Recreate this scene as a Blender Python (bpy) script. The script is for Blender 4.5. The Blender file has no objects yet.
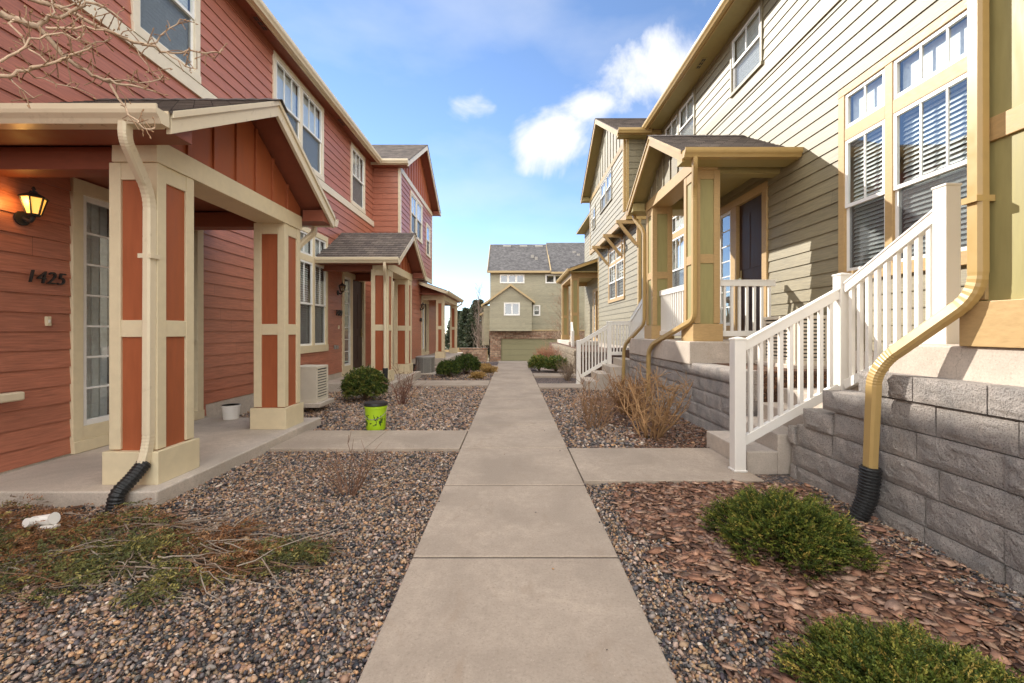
import bpy, bmesh, math, random
import numpy as np
from mathutils import Vector, Matrix
random.seed(7)
rng = np.random.default_rng(11)
SC = bpy.context.scene
COL = SC.collection
R = math.radians
ORG = {}

# ------------------------------------------------------------------ objects
def tag(o, label=None, cat=None, group=None, kind=None):
    if label: o['label'] = label
    if cat: o['category'] = cat
    if group: o['group'] = group
    if kind: o['kind'] = kind
    return o

def root(name, loc, label, cat, group=None):
    o = bpy.data.objects.new(name, None)
    COL.objects.link(o)
    o.location = loc
    o.empty_display_size = .1
    ORG[o.name] = Vector(loc)
    return tag(o, label, cat, group)

def link_mesh(name, me, parent=None, org=None):
    o = bpy.data.objects.new(name, me)
    COL.objects.link(o)
    if parent is not None:
        o.parent = parent
        ORG[o.name] = ORG[parent.name]
    else:
        ORG[o.name] = Vector(org or (0, 0, 0))
        o.location = ORG[o.name]
    return o

class MB:
    def __init__(s):
        s.v = []; s.f = []; s.m = []; s.uv = []
    def face(s, pts, m=0, uv=None):
        i = len(s.v)
        s.v += [tuple(p) for p in pts]
        s.f.append(tuple(range(i, i + len(pts))))
        s.m.append(m); s.uv.append(uv)
    def poly(s, verts, faces, m=0):
        i = len(s.v)
        s.v += [tuple(p) for p in verts]
        for f in faces:
            s.f.append(tuple(i + k for k in f)); s.m.append(m); s.uv.append(None)
    def hexa(s, c, m=0):
        s.poly(c, [(0, 3, 2, 1), (4, 5, 6, 7), (0, 1, 5, 4), (1, 2, 6, 5), (2, 3, 7, 6), (3, 0, 4, 7)], m)
    def box(s, x0, x1, y0, y1, z0, z1, m=0):
        s.hexa([(x0, y0, z0), (x1, y0, z0), (x1, y1, z0), (x0, y1, z0), (x0, y0, z1), (x1, y0, z1), (x1, y1, z1), (x0, y1, z1)], m)
    def fbox(s, fr, u0, u1, w0, w1, z0, z1, m=0):
        s.hexa([fr(u0, w0, z0), fr(u1, w0, z0), fr(u1, w1, z0), fr(u0, w1, z0), fr(u0, w0, z1), fr(u1, w0, z1), fr(u1, w1, z1), fr(u0, w1, z1)], m)
    def prism(s, pts_a, pts_b, m=0):
        n = len(pts_a)
        s.poly(list(pts_a) + list(pts_b), [tuple(range(n))[::-1], tuple(range(n, 2 * n))] + [(k, (k + 1) % n, n + (k + 1) % n, n + k) for k in range(n)], m)
    def bar(s, a, b, wx, wz, up=(0, 0, 1), m=0):
        a = Vector(a); b = Vector(b); d = (b - a).normalized()
        up = Vector(up); x = d.cross(up).normalized(); z = x.cross(d).normalized()
        q = [(-wx / 2, -wz / 2), (wx / 2, -wz / 2), (wx / 2, wz / 2), (-wx / 2, wz / 2)]
        s.prism([a + x * i + z * j for i, j in q], [b + x * i + z * j for i, j in q], m)
    def sweep(s, pts, sec, m=0, scale=None, up=(0.3, 0.2, 1)):
        pts = [Vector(p) for p in pts]
        n = len(pts); k = len(sec)
        vs = []; x = None
        for i, p in enumerate(pts):
            d = (pts[min(i + 1, n - 1)] - pts[max(i - 1, 0)]).normalized()
            if x is None:
                x = d.cross(Vector(up))
                if x.length < 1e-4: x = d.cross(Vector((1, 0, 0)))
            x = (x - d * x.dot(d)).normalized()
            y = d.cross(x).normalized()
            r = scale[i] if scale else 1
            vs += [p + x * a * r + y * b * r for a, b in sec]
        fs = [(i * k + j, i * k + (j + 1) % k, (i + 1) * k + (j + 1) % k, (i + 1) * k + j) for i in range(n - 1) for j in range(k)]
        fs += [tuple(range(k))[::-1], tuple(range((n - 1) * k, n * k))]
        s.poly(vs, fs, m)
    def build(s, name, mats, parent=None, org=None, bevel=0, smooth=False, recalc=True, uv=False):
        off = ORG[parent.name] if parent is not None else Vector(org or (0, 0, 0))
        me = bpy.data.meshes.new(name)
        me.from_pydata([(a - off.x, b - off.y, c - off.z) for a, b, c in s.v], [], s.f)
        mats = mats if isinstance(mats, (list, tuple)) else [mats]
        for q in mats: me.materials.append(q)
        me.polygons.foreach_set('material_index', s.m)
        if uv:
            L = me.uv_layers.new(name='UVMap').data
            for p, q in zip(me.polygons, s.uv):
                if q:
                    for li, c in zip(p.loop_indices, q): L[li].uv = c
        if recalc:
            bm = bmesh.new(); bm.from_mesh(me)
            bmesh.ops.recalc_face_normals(bm, faces=bm.faces[:])
            bm.to_mesh(me); bm.free()
        if smooth:
            me.polygons.foreach_set('use_smooth', [True] * len(me.polygons))
        me.update()
        o = link_mesh(name, me, parent, org)
        if bevel:
            b = o.modifiers.new('edge', 'BEVEL'); b.width = bevel; b.segments = 2; b.limit_method = 'ANGLE'; b.angle_limit = R(40)
        return o

def circ(r, n=8, rz=None):
    return [(r * math.cos(2 * math.pi * k / n), (rz or r) * math.sin(2 * math.pi * k / n)) for k in range(n)]
def rect(a, b):
    c = .22 * min(a, b)
    return [(-a / 2 + c, -b / 2), (a / 2 - c, -b / 2), (a / 2, -b / 2 + c), (a / 2, b / 2 - c), (a / 2 - c, b / 2), (-a / 2 + c, b / 2), (-a / 2, b / 2 - c), (-a / 2, -b / 2 + c)]
def rounded(pts, r, seg=5):
    P = [Vector(p) for p in pts]; out = [P[0]]
    for i in range(1, len(P) - 1):
        a = P[i - 1] - P[i]; b = P[i + 1] - P[i]
        q = min(r, a.length * .45, b.length * .45)
        A = P[i] + a.normalized() * q; B = P[i] + b.normalized() * q
        for k in range(seg + 1):
            t = k / seg
            out.append(A * (1 - t) ** 2 + P[i] * 2 * t * (1 - t) + B * t * t)
    return out + [P[-1]]

def np_mesh(name, V, F, mat, col=None, parent=None, org=None, smooth=False, kindcol='col'):
    off = np.array(ORG[parent.name] if parent is not None else (org or (0, 0, 0)), dtype=np.float32)
    me = bpy.data.meshes.new(name)
    V = (np.asarray(V, dtype=np.float32) - off); F = np.asarray(F, dtype=np.int32)
    nf, k = F.shape
    me.vertices.add(len(V)); me.loops.add(nf * k); me.polygons.add(nf)
    me.vertices.foreach_set('co', V.ravel())
    me.loops.foreach_set('vertex_index', F.ravel())
    me.polygons.foreach_set('loop_start', np.arange(0, nf * k, k, dtype=np.int32))
    me.polygons.foreach_set('loop_total', np.full(nf, k, dtype=np.int32))
    if smooth: me.polygons.foreach_set('use_smooth', np.ones(nf, dtype=bool))
    me.update(calc_edges=True)
    if col is not None:
        a = me.color_attributes.new(kindcol, 'FLOAT_COLOR', 'POINT')
        c = np.ones((len(V), 4), dtype=np.float32); c[:, :3] = col
        a.data.foreach_set('color', c.ravel())
    me.materials.append(mat)
    me.validate()
    return link_mesh(name, me, parent, org)

# ------------------------------------------------------------------ materials
class NT:
    def __init__(s, name):
        s.mat = bpy.data.materials.new(name); s.mat.use_nodes = True
        s.t = s.mat.node_tree; s.b = s.t.nodes['Principled BSDF']; s.out = s.t.nodes['Material Output']
    def n(s, typ, **kw):
        x = s.t.nodes.new(typ)
        for k, v in kw.items():
            if k.startswith('i_'):
                key = k[2:]
                x.inputs[int(key) if key.isdigit() else key.replace('_', ' ')].default_value = v
            else: setattr(x, k, v)
        return x
    def l(s, a, b): s.t.links.new(a, b)
    def coord(s, scale=(1, 1, 1), kind='Object', rot=(0, 0, 0)):
        c = s.n('ShaderNodeTexCoord'); m = s.n('ShaderNodeMapping')
        m.inputs['Scale'].default_value = scale; m.inputs['Rotation'].default_value = rot
        s.l(c.outputs[kind], m.inputs['Vector']); return m.outputs[0]
    def noise(s, vec, scale=5, detail=4, rough=.55, dist=0):
        x = s.n('ShaderNodeTexNoise'); x.inputs['Scale'].default_value = scale; x.inputs['Detail'].default_value = detail
        x.inputs['Roughness'].default_value = rough; x.inputs['Distortion'].default_value = dist
        s.l(vec, x.inputs['Vector']); return x.outputs['Fac']
    def ramp(s, fac, stops, interp='LINEAR'):
        x = s.n('ShaderNodeValToRGB'); e = x.color_ramp.elements; x.color_ramp.interpolation = interp
        while len(e) < len(stops): e.new(.5)
        for q, (p, c) in zip(e, stops):
            q.position = p; q.color = (c, c, c, 1) if isinstance(c, (int, float)) else (*c, 1)
        s.l(fac, x.inputs[0]); return x.outputs[0]
    def mix(s, fac, a, b, mode='MIX'):
        x = s.n('ShaderNodeMix', data_type='RGBA', blend_type=mode)
        for sock, v in ((x.inputs[0], fac), (x.inputs[6], a), (x.inputs[7], b)):
            if isinstance(v, (int, float)): sock.default_value = v
            elif isinstance(v, tuple): sock.default_value = (*v, 1) if len(v) == 3 else v
            else: s.l(v, sock)
        return x.outputs[2]
    def math(s, op, a, b=0.0, clamp=False):
        x = s.n('ShaderNodeMath', operation=op, use_clamp=clamp)
        for sock, v in ((x.inputs[0], a), (x.inputs[1], b)):
            if isinstance(v, (int, float)): sock.default_value = v
            else: s.l(v, sock)
        return x.outputs[0]
    def bump(s, h, strength=.3, dist=.01):
        x = s.n('ShaderNodeBump'); x.inputs['Strength'].default_value = strength; x.inputs['Distance'].default_value = dist
        s.l(h, x.inputs['Height']); s.l(x.outputs[0], s.b.inputs['Normal'])
    def base(s, c):
        if isinstance(c, tuple): s.b.inputs['Base Color'].default_value = (*c, 1)
        else: s.l(c, s.b.inputs['Base Color'])
    def rough(s, r, spec=None):
        if isinstance(r, (int, float)): s.b.inputs['Roughness'].default_value = r
        else: s.l(r, s.b.inputs['Roughness'])
        if spec is not None: s.b.inputs['Specular IOR Level'].default_value = spec

def sc(c, k): return tuple(min(1, v * k) for v in c)

def m_siding(name, c, zb, expo, rough=.5):
    t = NT(name)
    v = t.coord((1.2, 1.2, 22)); g = t.noise(v, 3.0, 6, .62, .6)
    co = t.n('ShaderNodeTexCoord'); xyz = t.n('ShaderNodeSeparateXYZ'); t.l(co.outputs['Object'], xyz.inputs[0])
    k = t.math('FLOOR', t.math('DIVIDE', t.math('SUBTRACT', xyz.outputs[2], zb - .002), expo))
    wn = t.n('ShaderNodeTexWhiteNoise', noise_dimensions='1D'); t.l(k, wn.inputs['W'])
    along = t.math('ADD', xyz.outputs[1], xyz.outputs[0])
    bd = t.math('FLOOR', t.math('ADD', t.math('DIVIDE', along, 3.66), wn.outputs['Value']))
    cb = t.n('ShaderNodeCombineXYZ'); t.l(k, cb.inputs[0]); t.l(bd, cb.inputs[1])
    w2 = t.n('ShaderNodeTexWhiteNoise', noise_dimensions='2D'); t.l(cb.outputs[0], w2.inputs['Vector'])
    c1 = t.mix(t.ramp(g, [(.32, 0), (.68, 1)]), sc(c, .70), sc(c, 1.22))
    c2 = t.mix(t.ramp(w2.outputs['Value'], [(0, 0), (1, 1)]), sc((1, 1, 1), .84), (1, 1, 1))
    c3 = t.mix(1.0, c1, c2, 'MULTIPLY')
    fj = t.math('FRACT', t.math('ADD', t.math('DIVIDE', along, 3.66), wn.outputs['Value']))
    c3 = t.mix(t.math('MULTIPLY', t.math('LESS_THAN', fj, .0013), .75), c3, sc(c, .2))
    big = t.noise(t.coord((.6, .6, .9)), 1.1, 3)
    wash = t.mix(t.ramp(big, [(.42, 0), (.75, .22)]), c3, sc(c, 1.35))
    t.base(wash); t.rough(rough, .6)
    t.bump(g, .35, .006)
    return t.mat

def m_paint(name, c, rough=.45, var=.08, bump=.12, scale=(3, 3, 3), spec=.4):
    t = NT(name)
    v = t.coord(scale); g = t.noise(v, 4, 5, .6)
    big = t.noise(t.coord((1, 1, .5)), 1.7, 4)
    c1 = t.mix(t.ramp(g, [(.3, 0), (.7, 1)]), sc(c, 1 - var), sc(c, 1 + var))
    c2 = t.mix(t.ramp(big, [(.5, 0), (.8, .35)]), c1, sc(c, .82))
    t.base(c2); t.rough(t.ramp(g, [(.2, rough - .08), (.8, rough + .12)]), spec); t.bump(g, bump, .004)
    return t.mat

def m_concrete(name, c, rough=.85, crack=True):
    t = NT(name)
    v = t.coord((1, 1, 1))
    fine = t.noise(v, 75, 5, .8); mid = t.noise(v, 14, 9, .72); big = t.noise(v, 1.3, 5, .6, .4)
    c1 = t.mix(t.ramp(mid, [(.3, 0), (.7, 1)]), sc(c, .80), sc(c, 1.13))
    c2 = t.mix(t.ramp(big, [(.36, 0), (.62, 1)]), sc(c, .74), c1)
    c3 = t.mix(t.ramp(fine, [(.34, .8), (.47, 0)]), c2, sc(c, .55))
    c3 = t.mix(t.ramp(fine, [(.56, 0), (.70, .5)]), c3, sc(c, 1.3))
    vor = t.n('ShaderNodeTexVoronoi'); vor.inputs['Scale'].default_value = 38; t.l(v, vor.inputs['Vector'])
    pit = t.ramp(vor.outputs['Distance'], [(.05, 1), (.11, 0)])
    gate = t.ramp(t.noise(v, 12, 2), [(.56, 0), (.62, 1)])
    c4 = t.mix(t.math('MULTIPLY', t.math('MULTIPLY', pit, gate), .6), c3, sc(c, 1.5))
    st = t.ramp(t.noise(t.coord((1.4, .8, 1)), 2.3, 8, .7, 1.2), [(.56, 0), (.74, .45)])
    c5 = t.mix(st, c4, sc((c[0] * .9, c[1] * .8, c[2] * .7), .7))
    wv = t.n('ShaderNodeVectorMath', operation='ADD'); ns = t.n('ShaderNodeTexNoise'); ns.inputs['Scale'].default_value = 3; ns.inputs['Detail'].default_value = 6; t.l(v, ns.inputs['Vector'])
    t.l(v, wv.inputs[0]); t.l(ns.outputs['Color'], wv.inputs[1])
    ck = t.n('ShaderNodeTexVoronoi', feature='DISTANCE_TO_EDGE'); ck.inputs['Scale'].default_value = .62; t.l(wv.outputs[0], ck.inputs['Vector'])
    ckm = t.math('MULTIPLY', t.ramp(ck.outputs['Distance'], [(.0012, 1), (.004, 0)]), t.ramp(t.noise(v, 1.1, 2), [(.5, 0), (.6, .55)]))
    c5 = t.mix(ckm, c5, sc(c, .4))
    t.base(c5); t.rough(rough, .25)
    h = t.math('ADD', t.math('MULTIPLY', fine, .9), t.math('MULTIPLY', mid, .8))
    t.bump(h, .35, .006)
    return t.mat

def m_attr(name, rough=.6, noise_scale=60, spec=.35, sub=0.0, bump=.2):
    t = NT(name)
    a = t.n('ShaderNodeAttribute'); a.attribute_name = 'col'
    g = t.noise(t.coord(), noise_scale, 3, .6)
    t.base(t.mix(1.0, a.outputs['Color'], t.ramp(g, [(.25, .78), (.75, 1.2)]), 'MULTIPLY')); t.rough(rough, spec)
    if bump: t.bump(g, bump, .004)
    if sub:
        tr = t.n('ShaderNodeBsdfTranslucent'); mx = t.n('ShaderNodeMixShader'); mx.inputs[0].default_value = sub
        t.l(a.outputs['Color'], tr.inputs['Color']); t.l(t.b.outputs[0], mx.inputs[1]); t.l(tr.outputs[0], mx.inputs[2]); t.l(mx.outputs[0], t.out.inputs[0])
    return t.mat

def m_shingle(name, c1, c2):
    t = NT(name)
    co = t.n('ShaderNodeTexCoord')
    br = t.n('ShaderNodeTexBrick'); br.offset = .5
    br.inputs['Scale'].default_value = 1; br.inputs['Brick Width'].default_value = .17; br.inputs['Row Height'].default_value = .142
    br.inputs['Mortar Size'].default_value = .004; br.inputs['Color1'].default_value = (*c1, 1); br.inputs['Color2'].default_value = (*c2, 1)
    br.inputs['Mortar'].default_value = (*sc(c1, .45), 1); br.inputs['Bias'].default_value = 0
    t.l(co.outputs['UV'], br.inputs['Vector'])
    v = t.coord(); g = t.noise(v, 300, 2, .7); b = t.noise(v, 2, 5, .6)
    x = t.mix(1.0, br.outputs['Color'], t.ramp(g, [(.25, .6), (.75, 1.4)]), 'MULTIPLY')
    x = t.mix(1.0, x, t.ramp(b, [(.3, .75), (.75, 1.2)]), 'MULTIPLY')
    t.base(x); t.rough(.92, .2); t.bump(t.math('ADD', g, t.math('MULTIPLY', br.outputs['Fac'], -1.5)), .5, .006)
    return t.mat

def m_ground(name, cells, stops, dark):
    t = NT(name)
    v = t.coord()
    d = t.noise(v, 18, 2)
    vv = t.n('ShaderNodeVectorMath', operation='ADD'); sm = t.n('ShaderNodeVectorMath', operation='SCALE')
    nz = t.n('ShaderNodeTexNoise'); nz.inputs['Scale'].default_value = 30; t.l(v, nz.inputs['Vector'])
    t.l(nz.outputs['Color'], sm.inputs[0]); sm.inputs['Scale'].default_value = .02
    t.l(v, vv.inputs[0]); t.l(sm.outputs[0], vv.inputs[1])
    vo = t.n('ShaderNodeTexVoronoi'); vo.inputs['Scale'].default_value = cells; t.l(vv.outputs[0], vo.inputs['Vector'])
    ve = t.n('ShaderNodeTexVoronoi', feature='DISTANCE_TO_EDGE'); ve.inputs['Scale'].default_value = cells; t.l(vv.outputs[0], ve.inputs['Vector'])
    wn = t.n('ShaderNodeTexWhiteNoise', noise_dimensions='3D'); t.l(vo.outputs['Color'], wn.inputs['Vector'])
    c = t.ramp(wn.outputs['Value'], stops, 'CONSTANT')
    e = t.ramp(ve.outputs['Distance'], [(0, 0), (.12, 1)])
    big = t.noise(v, .7, 4)
    c = t.mix(e, dark, c)
    c = t.mix(1.0, c, t.ramp(big, [(.3, .8), (.7, 1.15)]), 'MULTIPLY')
    t.base(c); t.rough(.85, .25)
    h = t.math('SUBTRACT', 1.0, t.math('MULTIPLY', vo.outputs['Distance'], 1.0))
    t.bump(h, .9, .5 / cells)
    return t.mat

def m_simple(name, c, rough=.5, metal=0, spec=.5):
    t = NT(name)
    g = t.noise(t.coord(), 22, 4)
    t.base(t.mix(t.ramp(g, [(.3, 0), (.7, 1)]), sc(c, .88), sc(c, 1.1))); t.rough(rough, spec); t.b.inputs['Metallic'].default_value = metal
    return t.mat

def m_glass(name, tint=(.93, .96, .95), ior=1.55, rough=0.0):
    t = NT(name)
    tr = t.n('ShaderNodeBsdfTransparent'); tr.inputs[0].default_value = (*tint, 1)
    gl = t.n('ShaderNodeBsdfGlossy'); gl.inputs['Roughness'].default_value = rough; gl.inputs['Color'].default_value = (.97, .98, 1, 1)
    lw = t.n('ShaderNodeLayerWeight'); lw.inputs['Blend'].default_value = .5
    f2 = t.math('ADD', t.math('MULTIPLY', t.math('POWER', lw.outputs['Facing'], 3.5), .9), .17, True)
    g = t.noise(t.coord((.6, .6, .6)), 1.6, 2)
    bm = t.n('ShaderNodeBump'); bm.inputs['Strength'].default_value = .05; bm.inputs['Distance'].default_value = .02
    t.l(g, bm.inputs['Height']); t.l(bm.outputs[0], gl.inputs['Normal'])
    mx = t.n('ShaderNodeMixShader'); t.l(f2, mx.inputs[0]); t.l(tr.outputs[0], mx.inputs[1]); t.l(gl.outputs[0], mx.inputs[2])
    t.l(mx.outputs[0], t.out.inputs[0])
    return t.mat

def m_screen(name):
    t = NT(name)
    t.base((.05, .055, .06)); t.rough(.7)
    tr = t.n('ShaderNodeBsdfTransparent'); mx = t.n('ShaderNodeMixShader'); mx.inputs[0].default_value = .45
    t.l(tr.outputs[0], mx.inputs[1]); t.l(t.b.outputs[0], mx.inputs[2]); t.l(mx.outputs[0], t.out.inputs[0])
    return t.mat

def m_emit(name, c, s):
    t = NT(name)
    t.base((.8, .6, .3)); t.b.inputs['Emission Color'].default_value = (*c, 1); t.b.inputs['Emission Strength'].default_value = s
    return t.mat

def m_block(name, c):
    t = NT(name)
    v = t.coord(); f = t.noise(v, 42, 6, .75); m = t.noise(v, 5, 5, .6); s_ = t.noise(v, 120, 3, .7)
    c1 = t.mix(t.ramp(m, [(.3, 0), (.7, 1)]), sc((c[0] * .95, c[1], c[2] * 1.05), .75), sc(c, 1.2))
    c2 = t.mix(t.ramp(s_, [(.34, .9), (.5, 0)]), c1, sc(c, .40))
    c3 = t.mix(t.ramp(f, [(.55, 0), (.8, .5)]), c2, sc(c, 1.6))
    t.base(c3); t.rough(.95, .15); t.bump(t.math('ADD', f, t.math('MULTIPLY', s_, .5)), 1.0, .045)
    return t.mat

EXPO = .178
RED = (.42, .148, .086)
OLV = (.245, .207, .122)
M = dict(
    red=m_siding('red_siding', RED, .09, EXPO, .40), redpanel=m_paint('red_panel', (.33, .09, .033), .5, .1, .1, (6, 6, 1)),
    redbrown=m_paint('redbrown_board', (.25, .075, .04), .5, .1, .15, (2, 2, 8)),
    cream=m_paint('cream_trim', (.66, .56, .37), .45, .05, .1), creamg=m_paint('cream_gutter', (.68, .58, .41), .3, .03, .03),
    lite=m_paint('pale_trim', (.70, .62, .48), .45, .05, .08),
    olive=m_siding('olive_siding', OLV, 1.05, EXPO, .55), olivep=m_paint('olive_panel', (.31, .27, .11), .5, .08, .1, (6, 6, 1)),
    tan=m_paint('tan_trim', (.43, .285, .125), .5, .1, .2, (4, 4, 14)), tang=m_paint('tan_gutter', (.43, .29, .11), .33, .04, .03),
    oliveb=m_paint('olive_soffit', (.36, .29, .12), .55, .06, .08),
    white=m_paint('white_vinyl', (.76, .73, .67), .35, .02, .02), sash=m_paint('white_sash', (.78, .77, .73), .4, .03, .03),
    door=m_paint('dark_door', (.05, .026, .017), .5, .15, .08, (6, 6, 1), .3), glass=m_glass('window_glass'), screen=m_screen('insect_screen_mesh'),
    blind=m_simple('blind_slats', (.72, .76, .75), .5), room=m_simple('room_interior', (.16, .15, .14), .9),
    shingle=m_shingle('roof_shingle', (.115, .095, .085), (.20, .165, .14)), shingleg=m_shingle('grey_shingle', (.10, .095, .095), (.17, .16, .155)),
    path=m_concrete('path_concrete', (.455, .37, .288)), conc=m_concrete('step_concrete', (.58, .50, .415)), joint=m_simple('joint_soil', (.06, .05, .04), .95),
    block=m_block('split_block', (.54, .475, .42)), blocktan=m_block('tan_block', (.36, .29, .21)),
    gravel=m_ground('gravel_bed', 42, [(0, (.07, .07, .08)), (.22, (.16, .13, .12)), (.42, (.25, .17, .125)), (.62, (.30, .20, .15)), (.78, (.12, .11, .11)), (.9, (.36, .29, .24))], (.03, .025, .022)),
    soil=m_ground('mulch_bed', 30, [(0, (.12, .06, .035)), (.3, (.18, .09, .05)), (.6, (.10, .06, .045)), (.85, (.22, .13, .08))], (.025, .016, .012)),
    field=m_ground('dry_field', 2, [(0, (.30, .23, .14)), (.5, (.34, .27, .17)), (.8, (.26, .2, .13))], (.2, .16, .1)),
    stone=m_attr('gravel_stone', .6, 90, .35, 0, .3), chip=m_attr('bark_chip', .8, 120, .2, 0, .5),
    leaf=m_attr('leaf', .55, 30, .3, .25, 0), twig=m_attr('twig', .75, 60, .2, 0, .2),
    bark=m_paint('bark', (.24, .17, .11), .85, .25, .5, (14, 14, 3), .2),
    black=m_simple('black_plastic', (.018, .018, .018), .45), iron=m_simple('dark_iron', (.03, .026, .024), .5, .3),
    ac=m_paint('ac_cream', (.62, .56, .45), .45, .04, .04), acdark=m_simple('ac_dark', (.04, .04, .04), .7), acgrey=m_paint('ac_grey', (.27, .25, .22), .5, .08, .05),
    amber=m_emit('lamp_glass_lit', (1, .42, .05), .42), bulb=m_emit('lamp_bulb', (1, .85, .5), 30), lampglass=m_glass('lamp_glass', (.8, .75, .6)),
    brass=m_simple('brass', (.45, .3, .1), .3, .8), asphalt=m_concrete('asphalt', (.09, .088, .085)),
    greenbox=m_paint('utility_green', (.34, .42, .27), .5, .05, .04), garage=m_paint('garage_door', (.24, .22, .12), .5, .05, .05),
    farwall=m_siding('far_olive_siding', (.31, .28, .185), 0, EXPO), fartan=m_paint('far_tan_trim', (.42, .31, .16), .5, .06, .05),
)
def m_stonebrick():
    t = NT('stone_veneer')
    v = t.coord((1, 1, 1), rot=(R(90), 0, 0))
    br = t.n('ShaderNodeTexBrick'); br.inputs['Scale'].default_value = 1; br.inputs['Brick Width'].default_value = .42; br.inputs['Row Height'].default_value = .16
    br.inputs['Mortar Size'].default_value = .012; br.inputs['Color1'].default_value = (.22, .12, .075, 1); br.inputs['Color2'].default_value = (.34, .24, .16, 1); br.inputs['Mortar'].default_value = (.16, .13, .11, 1)
    t.l(v, br.inputs['Vector']); g = t.noise(v, 6, 4)
    t.base(t.mix(1.0, br.outputs['Color'], t.ramp(g, [(.3, .6), (.7, 1.4)]), 'MULTIPLY')); t.rough(.9, .2)
    t.bump(t.math('SUBTRACT', g, br.outputs['Fac']), .6, .02)
    return t.mat
M['veneer'] = m_stonebrick()
def m_bucket():
    t = NT('lime_plastic')
    v = t.coord((1, 1, .8)); g = t.noise(v, 17, 3, .6, 1.2)
    co = t.n('ShaderNodeTexCoord'); xyz = t.n('ShaderNodeSeparateXYZ'); t.l(co.outputs['Object'], xyz.inputs[0])
    band = t.math('MULTIPLY', t.math('GREATER_THAN', xyz.outputs[2], .06), t.math('LESS_THAN', xyz.outputs[2], .22))
    pr = t.math('MULTIPLY', t.ramp(g, [(.53, 0), (.55, 1)]), band)
    t.base(t.mix(pr, (.36, .56, .015), (.02, .04, .012))); t.rough(.35)
    return t.mat
M['lime'] = m_bucket()
# ------------------------------------------------------------------ building kit
XL, XR = -4.5, 4.2
def frame_px(x0):            # wall facing +x : u = y, w outwards
    return lambda u, w, z: (x0 + w, u, z)
def frame_nx(x0):            # wall facing -x
    return lambda u, w, z: (x0 - w, u, z)
def frame_ny(y0):            # wall facing -y : u = x
    return lambda u, w, z: (u, y0 - w, z)

def clip_poly(P, C):
    def inside(p, a, b): return (b[0] - a[0]) * (p[1] - a[1]) - (b[1] - a[1]) * (p[0] - a[0]) >= -1e-9
    def isec(p, q, a, b):
        x1, y1, x2, y2 = *p, *q; x3, y3, x4, y4 = *a, *b
        d = (x1 - x2) * (y3 - y4) - (y1 - y2) * (x3 - x4)
        if abs(d) < 1e-12: return p
        t = ((x1 - x3) * (y3 - y4) - (y1 - y3) * (x3 - x4)) / d
        return (x1 + t * (x2 - x1), y1 + t * (y2 - y1))
    out = P
    for i in range(len(C)):
        a, b = C[i], C[(i + 1) % len(C)]; inp = out; out = []
        for j in range(len(inp)):
            p, q = inp[j - 1], inp[j]
            if inside(q, a, b):
                if not inside(p, a, b): out.append(isec(p, q, a, b))
                out.append(q)
            elif inside(p, a, b): out.append(isec(p, q, a, b))
        if not out: return []
    return out

def siding(mb, fr, poly, holes, zb, w0=0.0, expo=None, proud=.015):
    expo = expo or EXPO
    u0 = min(p[0] for p in poly); u1 = max(p[0] for p in poly)
    z0 = min(p[1] for p in poly); z1 = max(p[1] for p in poly)
    k = math.floor((z0 - zb) / expo)
    while zb + k * expo < z1:
        zc = zb + k * expo; ze = zc + expo; k += 1
        cuts = sorted({zc, ze} | {q for h in holes for q in (h[2], h[3]) if zc < q < ze})
        for za, zt in zip(cuts, cuts[1:]):
            iv = [(u0, u1)]
            for h in holes:
                if h[2] <= za + 1e-6 and h[3] >= zt - 1e-6:
                    iv = [x for a, b in iv for x in ((a, min(b, h[0])), (max(a, h[1]), b)) if x[1] - x[0] > 1e-4]
            for a, b in iv:
                P = clip_poly([(a, za), (b, za), (b, zt), (a, zt)], poly)
                if len(P) < 3: continue
                mb.face([fr(u, w0 + proud * (1 - (z - zc) / expo), z) for u, z in P])
                if za == zc:
                    us = [u for u, z in P if abs(z - zc) < 1e-5]
                    if len(us) >= 2:
                        c, d = min(us), max(us)
                        mb.face([fr(c, w0 + proud, zc), fr(d, w0 + proud, zc), fr(d, w0 - .002, zc + .001), fr(c, w0 - .002, zc + .001)])

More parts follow.
